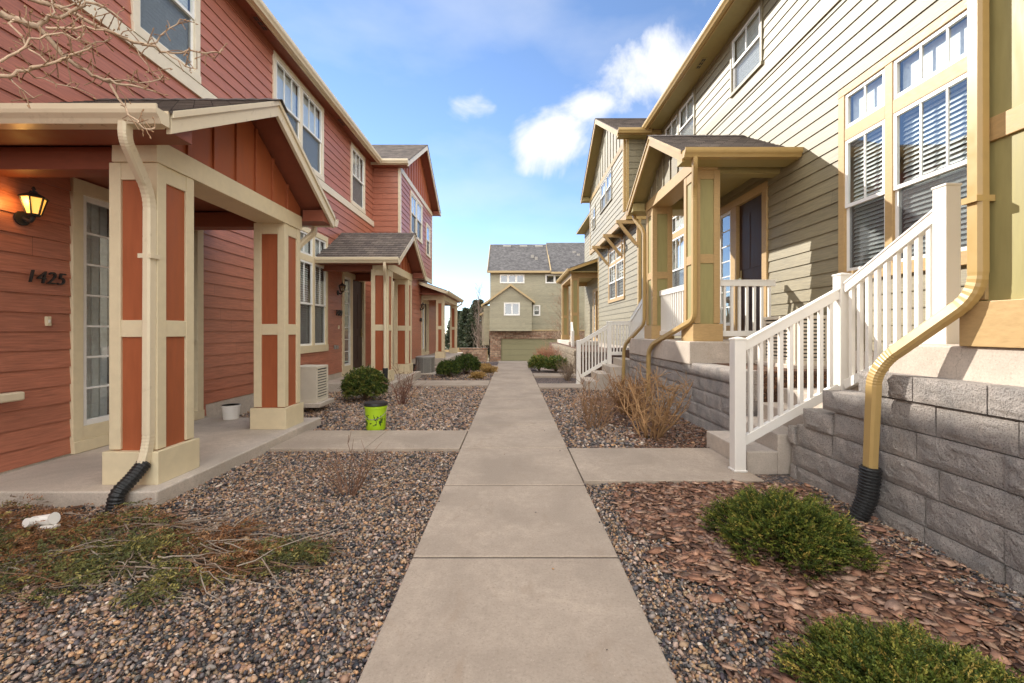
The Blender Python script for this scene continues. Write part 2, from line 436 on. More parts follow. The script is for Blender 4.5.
def window(house, fr, cols, z0, z1, zr, trans=None, mt='cream', trim=(.1, .1, .12), mun=None, blind='slats', far=False, between=.1, depth=.55, top=None):
    """cols: (u0,u1,n lites).  returns the hole"""
    a = cols[0][0]; b = cols[-1][1]
    zt = (trans[1] if trans else z1)
    ts, tt, tb = trim
    hole = (a - ts + .02, b + ts - .02, z0 - tb + .02, zt + tt - .02)
    fr_mb = MB(); gl = MB(); scn = MB(); cs = MB(); bl = MB(); it = MB()
    F = .042
    def leaf(u0, u1, za, zb_, w, n=0, rows=0):
        for (p, q, r_, s_) in ((u0, u0 + F, za, zb_), (u1 - F, u1, za, zb_), (u0 + F, u1 - F, za, za + F), (u0 + F, u1 - F, zb_ - F, zb_)):
            fr_mb.fbox(fr, p, q, w - .035, w, r_, s_)
        for k in range(1, n):
            uu = u0 + F + (u1 - u0 - 2 * F) * k / n
            fr_mb.fbox(fr, uu - .010, uu + .010, w - .022, w - .006, za + F, zb_ - F)
        for k in range(1, rows):
            zz = za + F + (zb_ - za - 2 * F) * k / rows
            fr_mb.fbox(fr, u0 + F, u1 - F, w - .021, w - .007, zz - .010, zz + .010)
    for c in cols:
        u0, u1, n = c[:3]
        if zr:
            leaf(u0, u1, zr - .02, z1, .022, n); leaf(u0, u1, z0, zr + .02, .0)
            gl.face([fr(u0 + .02, .004, zr), fr(u1 - .02, .004, zr), fr(u1 - .02, .004, z1 - .02), fr(u0 + .02, .004, z1 - .02)])
            gl.face([fr(u0 + .02, -.022, z0 + .02), fr(u1 - .02, -.022, z0 + .02), fr(u1 - .02, -.022, zr), fr(u0 + .02, -.022, zr)])
            scn.face([fr(u0 + .03, -.008, z0 + .03), fr(u1 - .03, -.008, z0 + .03), fr(u1 - .03, -.008, zr - .01), fr(u0 + .03, -.008, zr - .01)])
        else:
            leaf(u0, u1, z0, z1, .02, n, mun or 0)
            gl.face([fr(u0 + .02, .0, z0 + .02), fr(u1 - .02, .0, z0 + .02), fr(u1 - .02, .0, z1 - .02), fr(u0 + .02, .0, z1 - .02)])
        if trans:
            leaf(u0, u1, trans[0], trans[1], .02, n)
            gl.face([fr(u0 + .02, .0, trans[0] + .02), fr(u1 - .02, .0, trans[0] + .02), fr(u1 - .02, .0, trans[1] - .02), fr(u0 + .02, .0, trans[1] - .02)])
        if trans and blind:
            bl.face([fr(u0 + .03, -.06, trans[0] + .03), fr(u1 - .03, -.06, trans[0] + .03), fr(u1 - .03, -.06, trans[1] - .03), fr(u0 + .03, -.06, trans[1] - .03)])
        zz = z0 + .03
        if blind == 'closed':
            step = .05 if not far else .1
            while zz < z1 - .03:
                bl.poly([fr(u0 + .03, -.052, zz), fr(u1 - .03, -.052, zz), fr(u1 - .03, -.056, zz + step * 1.04), fr(u0 + .03, -.056, zz + step * 1.04)], [(0, 1, 2, 3)]); zz += step
        elif blind == 'slats':
            step = .05 if not far else .1
            top_ = z1 - .03
            while zz < top_:
                bl.poly([fr(u0 + .03, -.060, zz), fr(u1 - .03, -.060, zz), fr(u1 - .03, -.092, zz + step * .93), fr(u0 + .03, -.092, zz + step * .93)], [(0, 1, 2, 3)])
                zz += step
        elif blind == 'curtain':
            n_ = 14
            for k in range(n_):
                p = u0 + (u1 - u0) * k / n_; q = u0 + (u1 - u0) * (k + 1) / n_
                wa = -.12 - .03 * (k % 2); wb = -.12 - .03 * ((k + 1) % 2)
                bl.face([fr(p, wa, z0), fr(q, wb, z0), fr(q, wb, zt), fr(p, wa, zt)])
    # casing boards
    W0, W1 = -.04, .034
    cs.fbox(fr, a - ts, a, W0, W1, z0, zt); cs.fbox(fr, b, b + ts, W0, W1, z0, zt)
    cs.fbox(fr, a - ts, b + ts, W0, W1 + .003, zt, zt + tt)
    cs.fbox(fr, a - ts, b + ts, W0, W1 + .012, z0 - tb, z0)
    for p, q in zip(cols, cols[1:]):
        cs.fbox(fr, p[1], q[0], W0, W1 - .003, z0, zt)
    if trans:
        for c in cols: cs.fbox(fr, c[0], c[1], W0, W1 - .006, z1, trans[0])
    d = -depth
    A, B, Z0, Z1 = a - .02, b + .02, z0 - .02, zt + .02
    it.poly([fr(A, -.041, Z0), fr(B, -.041, Z0), fr(B, -.041, Z1), fr(A, -.041, Z1), fr(A, d, Z0), fr(B, d, Z0), fr(B, d, Z1), fr(A, d, Z1)],
            [(4, 5, 6, 7), (0, 1, 5, 4), (1, 2, 6, 5), (2, 3, 7, 6), (3, 0, 4, 7)])
    w = fr_mb.build('window', M['sash'], house)
    cs.build('casing', M[mt], w, bevel=0 if far else .004)
    gl.build('pane', M['glass'], w, recalc=False)
    if scn.v: scn.build('insect_screen', M['screen'], w, recalc=False)
    if bl.v: bl.build('blind' if blind in ('slats', 'closed') else 'curtain', M['blind'], w, recalc=False)
    it.build('interior', M['room'], w, recalc=False)
    return hole

def door_set(house, fr, u0, side, dr, u1, zf, mt, dm, top=2.82, rows=7):
    """trim u0..u1, sidelight (a,b), door (c,d); zf floor"""
    zt = zf + top; zi = zt - .14
    tr = MB()
    z_b = zf + .12
    segs = sorted([u0, u1, *side, *dr])
    tr.fbox(fr, u0, segs[1], -.04, .036, z_b, zi); tr.fbox(fr, segs[2], segs[3], -.04, .033, z_b, zi); tr.fbox(fr, segs[4], u1, -.04, .036, z_b, zi)
    tr.fbox(fr, u0, u1, -.04, .039, zi, zt)
    tr.fbox(fr, side[0], side[1], -.04, .03, z_b, z_b + .14)
    tr.fbox(fr, u0, u1, -.04, .05, zf, z_b)
    d = MB()
    d.fbox(fr, dr[0], dr[1], -.07, -.03, z_b, zi)
    n = dr[1] - dr[0]
    for (pa, pb) in ((.12, .44), (.56, .88)):
        for (za, zb_) in ((.25, .95), (1.15, 2.15)):
            d.fbox(fr, dr[0] + n * pa, dr[0] + n * pb, -.03, -.022, z_b + za, z_b + zb_)
    dm_ = d.build('door', M['door'], house, bevel=.006)
    tr.build('door_trim', M[mt], dm_, bevel=.004)
    h = MB(); hu = dr[1] - .09 if abs(dr[1] - side[0]) > abs(dr[0] - side[1]) else dr[1] - .08
    h.fbox(fr, hu - .02, hu + .02, -.022, -.012, z_b + .9, z_b + 1.15); h.fbox(fr, hu - .1, hu + .012, .012, .03, z_b + .98, z_b + 1.01); h.fbox(fr, hu - .01, hu + .01, -.02, .03, z_b + .985, z_b + 1.005)
    h.build('handle', M['brass'], dm_)
    window_hole = window_simple(house, fr, side[0], side[1], z_b + .14, zi, rows)
    return (u0 + .02, u1 - .02, zf + .0, zt - .02)

def window_simple(house, fr, u0, u1, z0, z1, rows):
    s = MB(); g = MB(); it = MB()
    F = .06
    for (p, q, a, b) in ((u0, u0 + F, z0, z1), (u1 - F, u1, z0, z1), (u0 + F, u1 - F, z0, z0 + F), (u0 + F, u1 - F, z1 - F, z1)):
        s.fbox(fr, p, q, -.03, .01, a, b)
    for k in range(1, rows):
        zz = z0 + F + (z1 - z0 - 2 * F) * k / rows
        s.fbox(fr, u0 + F, u1 - F, -.022, -.004, zz - .011, zz + .011)
    g.face([fr(u0 + .03, -.014, z0 + .03), fr(u1 - .03, -.014, z0 + .03), fr(u1 - .03, -.014, z1 - .03), fr(u0 + .03, -.014, z1 - .03)])
    d = -.6
    it.poly([fr(u0, -.045, z0), fr(u1, -.045, z0), fr(u1, -.045, z1), fr(u0, -.045, z1), fr(u0, d, z0), fr(u1, d, z0), fr(u1, d, z1), fr(u0, d, z1)],
            [(4, 5, 6, 7), (0, 1, 5, 4), (1, 2, 6, 5), (2, 3, 7, 6), (3, 0, 4, 7)])
    c = MB(); n_ = 10
    for k in range(n_):
        p = u0 + (u1 - u0) * k / n_; q = u0 + (u1 - u0) * (k + 1) / n_
        c.face([fr(p, -.2 - .03 * (k % 2), z0), fr(q, -.2 - .03 * ((k + 1) % 2), z0), fr(q, -.2 - .03 * ((k + 1) % 2), z1), fr(p, -.2 - .03 * (k % 2), z1)])
    o = s.build('sidelight', M['sash'], house, bevel=.003)
    g.build('pane', M['glass'], o, recalc=False); it.build('interior', M['room'], o, recalc=False); c.build('curtain', M['blind'], o, recalc=False)

def shingles(mb, P0, e, s, up, cmin=None):
    """P0 eave corner, e eave vector, s slope vector; two side edges parallel"""
    P0 = Vector(P0); e = Vector(e); s = Vector(s); L = s.length; sn = s / L; Le = e.length
    nrm = e.cross(s).normalized()
    if nrm.z < 0: nrm = -nrm
    n = max(1, round(L / .142)); h = L / n
    for k in range(n):
        a = P0 + sn * (h * k) + nrm * .014; b = P0 + sn * (h * (k + 1) + .01) + nrm * .003
        mb.face([a, a + e, b + e, b], 0, [(0, k * .142), (Le, k * .142), (Le, (k + 1) * .142), (0, (k + 1) * .142)])
        c = P0 + sn * (h * k) - nrm * .002
        mb.face([c, c + e, a + e, a], 0, [(0, k * .142 + .03), (Le, k * .142 + .03), (Le, k * .142 + .04), (0, k * .142 + .04)])
    # edge caps down the two rakes
    for q in (P0, P0 + e):
        mb.face([q + nrm * .012, q + s + nrm * .008, q + s - nrm * .012, q - nrm * .012], 0, [(0, 0), (L, 0), (L, .02), (0, .02)])

GUT = [(0, .125), (0, 0), (.075, 0), (.092, .03), (.118, .06), (.125, .085), (.125, .125), (.112, .125), (.110, .1), (.012, .1), (.012, .125)]
def gutter(mb, mp, a0, a1):
    A = [mp(o, z, a0) for o, z in GUT]; B = [mp(o, z, a1) for o, z in GUT]
    mb.prism(A, B)

def pier(house, fr, u0, w1, zb, zt, mt, mp_, su=.42, sw=.40):
    """shaft u0..u0+su, w1-sw..w1"""
    t = MB(); c = MB(); u1 = u0 + su; w0 = w1 - sw; b = .095; e = .02
    c.fbox(fr, u0 + e, u1 - e, w0 + e, w1 - e, zb, zt)
    for (ua, ub) in ((u0, u0 + b), (u1 - b, u1)):
        for (wa, wb) in ((w0, w0 + b), (w1 - b, w1)):
            t.fbox(fr, ua, ub, wa, wb, zb + .28, zt)
    zm = zb + 1.28
    for (za, zc) in ((zm - .07, zm + .07), (zt - .14, zt), ):
        for (ua, ub, wa, wb) in ((u0 + b, u1 - b, w0 + .004, w0 + .05), (u0 + b, u1 - b, w1 - .05, w1 - .004), (u0 + .004, u0 + .05, w0 + b, w1 - b), (u1 - .05, u1 - .004, w0 + b, w1 - b)):
            t.fbox(fr, ua, ub, wa, wb, za, zc)
    g = .03
    t.fbox(fr, u0 - g, u1 + g, w0 - g, w1 + g, zb, zb + .27)
    o = t.build('porch_pier', M[mt], house, bevel=.004)
    c.build('panel', M[mp_], o)
    return o

def downspout(house, pts, mt, w=.085, d=.062, straps=()):
    nb = len(pts) - 2; sca = [1] + [1 + .045 * ((k + 1) % 2) for _ in range(nb) for k in range(13)] + [1]
    m = MB(); m.sweep(rounded(pts, .13, 12), rect(w, d), up=(1, 0.02, 0), scale=sca)
    o = m.build('downspout', M[mt], house, smooth=False)
    if straps:
        s = MB()
        for p in straps: s.box(p[0] - .055, p[0] + .055, p[1] - .045, p[1] + .045, p[2] - .018, p[2] + .018)
        s.build('strap', M[mt], o)
    return o

def corrugated(parent, pts, r=.06):
    P = rounded(pts, .3, 8)
    # resample
    L = [0]
    for a, b in zip(P, P[1:]): L.append(L[-1] + (Vector(b) - Vector(a)).length)
    n = int(L[-1] / .006); Q = []; S = []
    j = 0
    for k in range(n + 1):
        d = L[-1] * k / n
        while j < len(L) - 2 and L[j + 1] < d: j += 1
        t = (d - L[j]) / max(1e-6, L[j + 1] - L[j]); Q.append(Vector(P[j]).lerp(Vector(P[j + 1]), min(1, t)))
        S.append(1 + .10 * (1 if (k // 2) % 2 else -.3))
    m = MB(); m.sweep(Q, circ(r, 14), scale=S)
    return m.build('drain_tube', M['black'], parent, smooth=False)

def gable_porch(house, fr, d0, zf, wp, wr, ueave, zeave, pal, slope=.577, dn=True):
    """d0: near face of near pier. wp: pier outer face. wr: rake plane. zf floor"""
    su = .42; d1 = d0 + 2.45; uc = (d0 + d1) / 2
    un, uf = uc - (uc - ueave), uc + (uc - ueave)
    zr = zeave + slope * (uc - un); zbt = zf + 2.84; zbb = zf + 2.65
    pier(house, fr, d0, wp, zf, zbb, pal['trim'], pal['panel']); pier(house, fr, d1 - su, wp, zf, zbb, pal['trim'], pal['panel'])
    bm = MB(); bm.fbox(fr, d0 - .02, d1 + .02, wp - .36, wp + .012, zbb, zbt)
    bm.build('porch_beam', M[pal['trim']], house, bevel=.004)
    for (a, b) in ((d0 + .1, d0 + .3), (d1 - .3, d1 - .1)):
        sb = MB(); sb.fbox(fr, a, b, 0, wp - .362, zbb - .02, zbt - .02); sb.build('side_beam', M[pal['brown']], house, bevel=.004)
    # ceiling + soffits
    ce = MB(); zs = zeave - .135
    ce.fbox(fr, un + .005, uf - .005, .0, wp - .02, zbt + .003, zbt + .03)
    ce.fbox(fr, un + .002, d0 - .022, .0, wr - .03, zs, zs + .03); ce.fbox(fr, d1 + .022, uf - .002, .0, wr - .03, zs, zs + .03)
    ce.build('porch_ceiling', M[pal['soffit']], house)
    # gable wall above front beam with battens
    gw = MB(); hw = uc - d0 + .02
    zr_in = zr - .13
    def zroof(u): return zr - .12 - slope * abs(u - uc)
    P = [(d0 - .02, zbt), (d1 + .02, zbt), (d1 + .02, zroof(d1 + .02)), (uc, zroof(uc)), (d0 - .02, zroof(d0 - .02))]
    gw.prism([fr(u, wp - .05, z) for u, z in P], [fr(u, wp - .01, z) for u, z in P])
    n = 7
    for k in range(1, n):
        u = d0 + (d1 - d0) * k / n
        gw.fbox(fr, u - .022, u + .022, wp - .012, wp + .012, zbt + .001, zroof(u) - .01)
    gw.build('gable_panel', M[pal['gable']], house, bevel=.003)
    # roof deck + shingles
    dk = MB(); T = .075
    for sgn in (-1, 1):
        ue = un if sgn < 0 else uf
        A = [(ue, zeave - .012), (uc, zr - .012), (uc, zr - T - .012), (ue, zeave - T - .012)]
        dk.prism([fr(u, .0, z) for u, z in A], [fr(u, wr - .02, z) for u, z in A])
    dk.build('roof_deck', M[pal['soffit']], house)
    sh = MB()
    for ue in (un - .03, uf + .03):
        p0 = Vector(fr(ue, -.02, zeave - slope * .03)); p1 = Vector(fr(ue, wr + .03, zeave - slope * .03)); p2 = Vector(fr(uc, -.02, zr))
        shingles(sh, p0, p1 - p0, p2 - p0, 1)
    cap0 = Vector(fr(uc, -.02, zr)); cap1 = Vector(fr(uc, wr + .035, zr)); nc = 12
    for k in range(nc):
        a = cap0.lerp(cap1, k / nc); b = cap0.lerp(cap1, (k + 1.15) / nc)
        for sg in (-1, 1):
            oa = Vector(fr(uc + sg * .14, 0, 0)) - Vector(fr(uc, 0, 0)); oa.z = -.14 * slope
            sh.face([a + Vector((0, 0, .030)), b + Vector((0, 0, .018)), b + oa + Vector((0, 0, .016)), a + oa + Vector((0, 0, .026))], 0, [(0, 0), (.2, 0), (.2, .14), (0, .14)])
    rf = sh.build('roof', M[pal['shingle']], house, uv=True, recalc=False)
    # rake boards
    rk = MB(); H = .17
    for ue in (un, uf):
        A = [(ue, zeave + .0), (uc, zr + .0), (uc, zr - H), (ue, zeave - H)]
        rk.prism([fr(u, wr - .022, z) for u, z in A], [fr(u, wr + .016, z) for u, z in A])
        A = [(ue, zeave + .004), (uc, zr + .004), (uc, zr - .05), (ue, zeave - .05)]
        rk.prism([fr(u, wr + .0165, z) for u, z in A], [fr(u, wr + .034, z) for u, z in A])
    rk.build('rake_board', M[pal['trim2']], rf, bevel=.003)
    # boxed returns
    for (a, b, zo) in ((un + .001, d0 - .024, 1), (uf - .001, d1 + .024, 1)):
        A = [(a, zs + .002), (b, zs + .002), (b, zeave + slope * abs(b - a) - .14), (a, zeave - .14 + .02)]
        rt = MB(); rt.prism([fr(u, wp + .02, z) for u, z in A], [fr(u, wr - .026, z) for u, z in A]); rt.build('eave_return', M[pal['brown']], rf)
    # fascia and gutters
    for sg, ue in ((-1, un), (1, uf)):
        fa = MB(); gu = MB()
        fa.fbox(fr, min(ue, ue + sg * .02), max(ue, ue + sg * .02), .0, wr - .03, zs - .0, zeave - .01)
        gutter(gu, lambda o, z, a: fr(ue + sg * (.021 + o), a, zeave - .135 + z), .01, wr + .02)
        fa.build('fascia', M[pal['trim2']], rf)
        gu.build('gutter', M[pal['gut']], rf)
    return dict(un=un, uf=uf, zr=zr, zs=zs, d1=d1)

def lantern(house, fr, u, z, lit):
    g = Vector(fr(u, 0, z))
    k_ = .84
    def P(a, w, h): return fr(u + a * k_, w * k_ if w > .03 else w, z + h * k_)
    b = MB()
    # back plate (round), arm, top roof, finial, base, ribs
    b.sweep([P(0, .012, -.12), P(0, .035, -.12)], circ(.065, 14)); b.sweep(rounded([P(0, .03, -.12), P(0, .12, -.16), P(0, .15, -.10)], .05), circ(.016, 8))
    def ring(r, h): return [P(r * math.cos(t), .15 + r * math.sin(t), h) for t in [2 * math.pi * (k + .5) / 6 for k in range(6)]]
    for (r0, h0, r1, h1) in ((.045, -.10, .062, -.075), (.125, .095, .115, .112), (.115, .112, .04, .155), (.035, .155, .03, .175), (.012, .175, .012, .205), (.022, .195, .006, .225)):
        b.prism(ring(r0, h0), ring(r1, h1))
    for k in range(6):
        t = 2 * math.pi * (k + .5) / 6
        b.bar(P(.060 * math.cos(t), .15 + .060 * math.sin(t), -.076), P(.105 * math.cos(t), .15 + .105 * math.sin(t), .096), .011, .011)
    o = b.build('wall_lantern', M['iron'], house)
    gp = MB(); A = ring(.055, -.075); B = ring(.098, .095)
    for k in range(6): gp.face([A[k], A[(k + 1) % 6], B[(k + 1) % 6], B[k]])
    gp.build('lamp_shade', M['amber' if lit else 'lampglass'], o, recalc=False)
    bu = MB(); bu.sweep([P(0, .15, -.06), P(0, .15, -.03), P(0, .15, .0), P(0, .15, .03)], circ(.024, 8), scale=[.4, 1, 1, .3])
    bu.build('bulb', M['bulb' if lit else 'sash'], o, smooth=True)
    return o

def text_mesh(name, s, size, mat, parent, loc, rot, depth=.006, shear=.0, bold=0.0, sp=1.0):
    cu = bpy.data.curves.new('tmp', 'FONT'); cu.body = s; cu.size = size; cu.extrude = depth; cu.shear = shear; cu.offset = bold; cu.space_character = sp
    cu.align_x = 'CENTER'; cu.align_y = 'CENTER'
    o = bpy.data.objects.new('tmp', cu); COL.objects.link(o)
    bpy.context.view_layer.update()
    me = bpy.data.meshes.new_from_object(o.evaluated_get(bpy.context.evaluated_depsgraph_get()))
    bpy.data.objects.remove(o); bpy.data.curves.remove(cu)
    me.transform(Matrix.Translation(Vector(loc) - ORG[parent.name]) @ Matrix(rot).to_4x4())
    me.materials.clear(); me.materials.append(mat); me.name = name
    return link_mesh(name, me, parent)

PALR = dict(trim='cream', trim2='creamg', panel='redpanel', brown='redbrown', soffit='redbrown', gable='redpanel', shingle='shingle', gut='creamg')
PALO = dict(trim='tan', trim2='tang', panel='olivep', brown='oliveb', soffit='oliveb', gable='olive', shingle='shingle', gut='tang')
# ------------------------------------------------------------------ generic wall pieces
def bay(house, fr, u0, u1, wb, wl, zlow, zb, z_e, mat, pal, zbase, holes_up, holes_lo, over=.33, slope=.577, batten_mat=None, back=4.5, brackets=False, zl0=.27):
    uc = (u0 + u1) / 2; un, uf = u0 - .30, u1 + .30; zr = z_e + slope * (uc - un)
    up = MB(); zt = z_e - .14
    siding(up, fr, [(u0, zb), (u1, zb), (u1, zt - .0), (u0, zt)], holes_up, zbase, wb)
    fs = lambda a, w, z: fr(u0 - w, a, z); fe = lambda a, w, z: fr(u1 + w, a, z)
    siding(up, fs, [(0, zb), (wb, zb), (wb, zt), (0, zt)], [], zbase); siding(up, fe, [(0, zb), (wb, zb), (wb, zt), (0, zt)], [], zbase)
    siding(up, fr, [(u0, zlow), (u1, zlow), (u1, zb), (u0, zb)], holes_lo, zbase, wl)
    siding(up, fs, [(0, zlow), (wl, zlow), (wl, zb), (0, zb)], [], zbase); siding(up, fe, [(0, zlow), (wl, zlow), (wl, zb), (0, zb)], [], zbase)
    up.fbox(fr, u0 - .003, u1 + .003, 0, wb + .004, zb - .004, zb + .012)
    wobj = up.build('bay_wall', M[mat], house, recalc=False)
    tr = MB(); t = .1
    tr.fbox(fr, u0 - .022, u0 + t, wb - .06, wb + .022, zb - .14, zt); tr.fbox(fr, u1 - t, u1 + .022, wb - .06, wb + .022, zb - .14, zt)
    tr.fbox(fr, u0 - .024, u1 + .024, wb - .05, wb + .026, zb - .16, zb + .02)
    tr.fbox(fr, u0 - .024, u0 - .0, .0, wb - .05, zb - .16, zb + .02)
    tr.fbox(fr, u0 - .020, u0 + t, wl - .06, wl + .021, zlow, zb - .005); tr.fbox(fr, u1 - t, u1 + .020, wl - .06, wl + .021, zlow, zb - .005)
    tr.fbox(fr, u0 - .01, u1 + .01, wb - .03, wb + .028, zt - .12, zt + .06)
    tr.build('corner_trim', M[pal['trim2']], wobj, bevel=.004)
    gp = MB()
    def zroof(u): return zr - .12 - slope * abs(u - uc)
    P = [(u0, zt + .04), (u1, zt + .04), (u1, zroof(u1)), (uc, zroof(uc)), (u0, zroof(u0))]
    gp.prism([fr(u, wb - .05, z) for u, z in P], [fr(u, wb - .005, z) for u, z in P])
    n = 14
    for k in range(1, n):
        u = u0 + (u1 - u0) * k / n
        gp.fbox(fr, u - .025, u + .025, wb - .006, wb + .016, zt + .05, zroof(u) - .01)
    gp.build('gable_panel', M[batten_mat], house)
    wr = wb + over
    dk = MB(); T = .09
    for sg in (-1, 1):
        ue = un if sg < 0 else uf
        A = [(ue, z_e - .014), (uc, zr - .014), (uc, zr - T), (ue, z_e - T)]
        dk.prism([fr(u, -back, z) for u, z in A], [fr(u, wr - .02, z) for u, z in A])
    zs = z_e - .15
    dk.fbox(fr, un + .02, u0 + .0, .0, wr - .03, zs, zs + .02); dk.fbox(fr, u1, uf - .02, .0, wr - .03, zs, zs + .02)
    dk.build('roof_deck', M[pal['soffit']], house)
    sh = MB()
    for ue in (un - .03, uf + .03):
        p0 = Vector(fr(ue, -back, z_e - slope * .03)); p1 = Vector(fr(ue, wr + .03, z_e - slope * .03)); p2 = Vector(fr(uc, -back, zr))
        shingles(sh, p0, p1 - p0, p2 - p0, 1)
    rf = sh.build('roof', M[pal['shingle']], house, uv=True, recalc=False)
    rk = MB(); H = .19
    for ue in (un, uf):
        A = [(ue, z_e), (uc, zr), (uc, zr - H), (ue, z_e - H)]
        rk.prism([fr(u, wr - .022, z) for u, z in A], [fr(u, wr + .016, z) for u, z in A])
    rk.build('rake_board', M[pal['trim2']], rf)
    for (a, b) in ((un + .001, u0 - .03), (uf - .001, u1 + .03)):
        A = [(a, zs + .002), (b, zs + .002), (b, z_e + slope * abs(b - a) - .15), (a, z_e - .15 + .02)]
        rt = MB(); rt.prism([fr(u, wb + .03, z) for u, z in A], [fr(u, wr - .026, z) for u, z in A]); rt.build('eave_return', M[pal['brown']], rf)
    for sg, ue in ((-1, un), (1, uf)):
        gu = MB(); gutter(gu, lambda o, z, a: fr(ue + sg * (.021 + o), a, z_e - .13 + z), .30, wr + .02)
        gu.fbox(fr, min(ue, ue + sg * .02), max(ue, ue + sg * .02), .0, wr - .03, zs, z_e - .012)
        gu.build('gutter', M[pal['gut']], rf)
    if brackets:
        for u in (u0 + .06, u0 + 1.9, uc + .9):
            b = MB()
            b.fbox(fr, u - .045, u + .045, wl + .001, wl + .05, zb - .95, zb - .17)
            b.fbox(fr, u - .044, u + .044, wl + .05, wb + .30, zb - .27, zb - .17)
            b.bar(fr(u, wl + .05, zb - .88), fr(u, wb + .22, zb - .25), .085, .085, up=fr(1, 0, 0) if False else (0, 1, 0))
            b.build('bracket', M[pal['trim']], house, bevel=.004)

def main_roof(house, fr, ua, ub, gua, gub, w_e, z_e, pal, slope=.417, run=5.4, skip=None):
    sh = MB()
    p0 = Vector(fr(ua, w_e, z_e)); p1 = Vector(fr(ub, w_e, z_e)); p2 = Vector(fr(ua, w_e - run, z_e + slope * run)); p3 = Vector(fr(ua, w_e - 2 * run, z_e)); p4 = Vector(fr(ub, w_e - 2 * run, z_e))
    shingles(sh, p0, p1 - p0, p2 - p0, 1); shingles(sh, p3, p4 - p3, p2 - p3, 1)
    rf = sh.build('roof', M[pal['shingle']], house, uv=True, recalc=False)
    dk = MB()
    A = [(w_e + .0, z_e - .016), (w_e - run, z_e + slope * run - .016), (w_e - 2 * run, z_e - .016), (w_e - 2 * run, z_e - .08), (w_e, z_e - .08)]
    dk.prism([fr(ua + .01, w, z) for w, z in A], [fr(ub - .01, w, z) for w, z in A])
    dk.build('roof_deck', M[pal['soffit']], house)
    g = MB()
    g.fbox(fr, gua, gub, w_e - .03, w_e - .005, z_e - .16, z_e - .018)
    gutter(g, lambda o, z, a: fr(a, w_e - .004 + o, z_e - .14 + z), gua, gub)
    g.build('gutter', M[pal['gut']], rf)
    s = MB(); s.fbox(fr, gua, gub, -.005, w_e - .03, z_e - .10, z_e - .081)
    s.build('soffit', M[pal['soffit']], rf)
    return rf

def vents(rf, fr, us, w, z, mat):
    for u in us:
        v = MB(); v.fbox(fr, u - .20, u + .20, w - .05, w + .05, z - .012, z - .001)
        for k in range(3):
            for j in range(2): v.fbox(fr, u - .17 + k * .12, u - .08 + k * .12, w - .035 + j * .04, w - .008 + j * .04, z - .016, z - .0125, 1)
        v.build('soffit_vent', [M[mat], M['acdark']], rf)

def shed_porch(house, fr, ua, ub, w_wall, w_e, z_w, z_e, zf, us, wp, pal, ps=.33):
    zbt = z_e - .17; zbb = zbt - .2
    for u in us: pier(house, fr, u, wp, zf, zbb, pal['trim'], pal['panel'], ps, ps)
    b = MB(); b.fbox(fr, us[0] - .03, us[-1] + ps + .03, wp - .28, wp + .012, zbb, zbt)
    for u in (us[0], us[-1] + ps - .2): b.fbox(fr, u - .01, u + .2, w_wall, wp - .281, zbb, zbt)
    b.build('porch_beam', M[pal['trim']], house, bevel=.004)
    s = (z_w - z_e) / (w_e - w_wall)
    for u in (us[0] + .02, us[-1] + ps - .05):
        A = [(w_wall, zbt), (wp, zbt), (wp, z_e + s * (w_e - wp) - .09), (w_wall, z_w - .09)]
        g = MB(); g.prism([fr(u, w, z) for w, z in A], [fr(u + .03, w, z) for w, z in A]); g.build('gable_panel', M[pal['gable']], house)
    dk = MB(); A = [(w_wall, z_w - .014), (w_e, z_e - .014), (w_e, z_e - .08), (w_wall, z_w - .08)]
    dk.prism([fr(ua + .01, w, z) for w, z in A], [fr(ub - .01, w, z) for w, z in A])
    dk.fbox(fr, ua + .05, ub - .05, w_wall, w_e - .05, zbt + .002, zbt + .02)
    dk.build('roof_deck', M[pal['soffit']], house)
    sh = MB(); p0 = Vector(fr(ua - .02, w_e + .03, z_e - .01)); p1 = Vector(fr(ub + .02, w_e + .03, z_e - .01)); p2 = Vector(fr(ua - .02, w_wall, z_w))
    shingles(sh, p0, p1 - p0, p2 - p0, 1); rf = sh.build('roof', M[pal['shingle']], house, uv=True, recalc=False)
    rk = MB()
    for u in (ua, ub):
        rk = MB(); A = [(w_wall, z_w - .003), (w_e, z_e - .003), (w_e, z_e - .15), (w_wall, z_w - .15)]
        rk.prism([fr(u - .016, w, z) for w, z in A], [fr(u + .016, w, z) for w, z in A]); rk.build('rake_board', M[pal['trim2']], rf)
    gu = MB(); gu.fbox(fr, ua, ub, w_e - .02, w_e, z_e - .15, z_e - .018)
    gutter(gu, lambda o, z, a: fr(a, w_e + .001 + o, z_e - .135 + z), ua, ub); gu.build('gutter', M[pal['gut']], rf)

# ================================================================== RED HOUSE (left)
fL = frame_px(XL)
H1 = root('townhouse', (-7, 8, 0), 'long red lap sided terrace with cream trim, left of the walk', 'building')
holes = []
holes.append(window(H1, fL, [(5.28, 6.2, 1)], 4.98, 6.5, 5.74, None, 'lite', (.1, .1, .11), blind='closed'))
holes.append(window(H1, fL, [(8.33, 9.28, 3), (9.38, 10.33, 3)], 4.98, 6.5, 5.76, None, 'lite', (.1, .1, .11), blind='closed'))
holes.append(window(H1, fL, [(12.3, 13.25, 3)], 4.98, 6.48, 5.74, None, 'lite', (.1, .1, .11), blind='closed'))
holes.append(window(H1, fL, [(8.06, 8.66, 2), (8.76, 9.86, 3), (9.96, 10.56, 2)], 1.02, 2.86, 1.94, (3.0, 3.48), 'cream', (.1, .12, .16)))
holes.append(window(H1, fL, [(1.0, 1.9, 3), (2.0, 2.9, 3)], 4.98, 6.5, 5.76, None, 'lite', (.1, .1, .11), blind='closed'))
holes.append(door_set(H1, fL, 4.47, (4.58, 5.10), (5.26, 6.24), 6.36, .085, 'cream', 'door'))
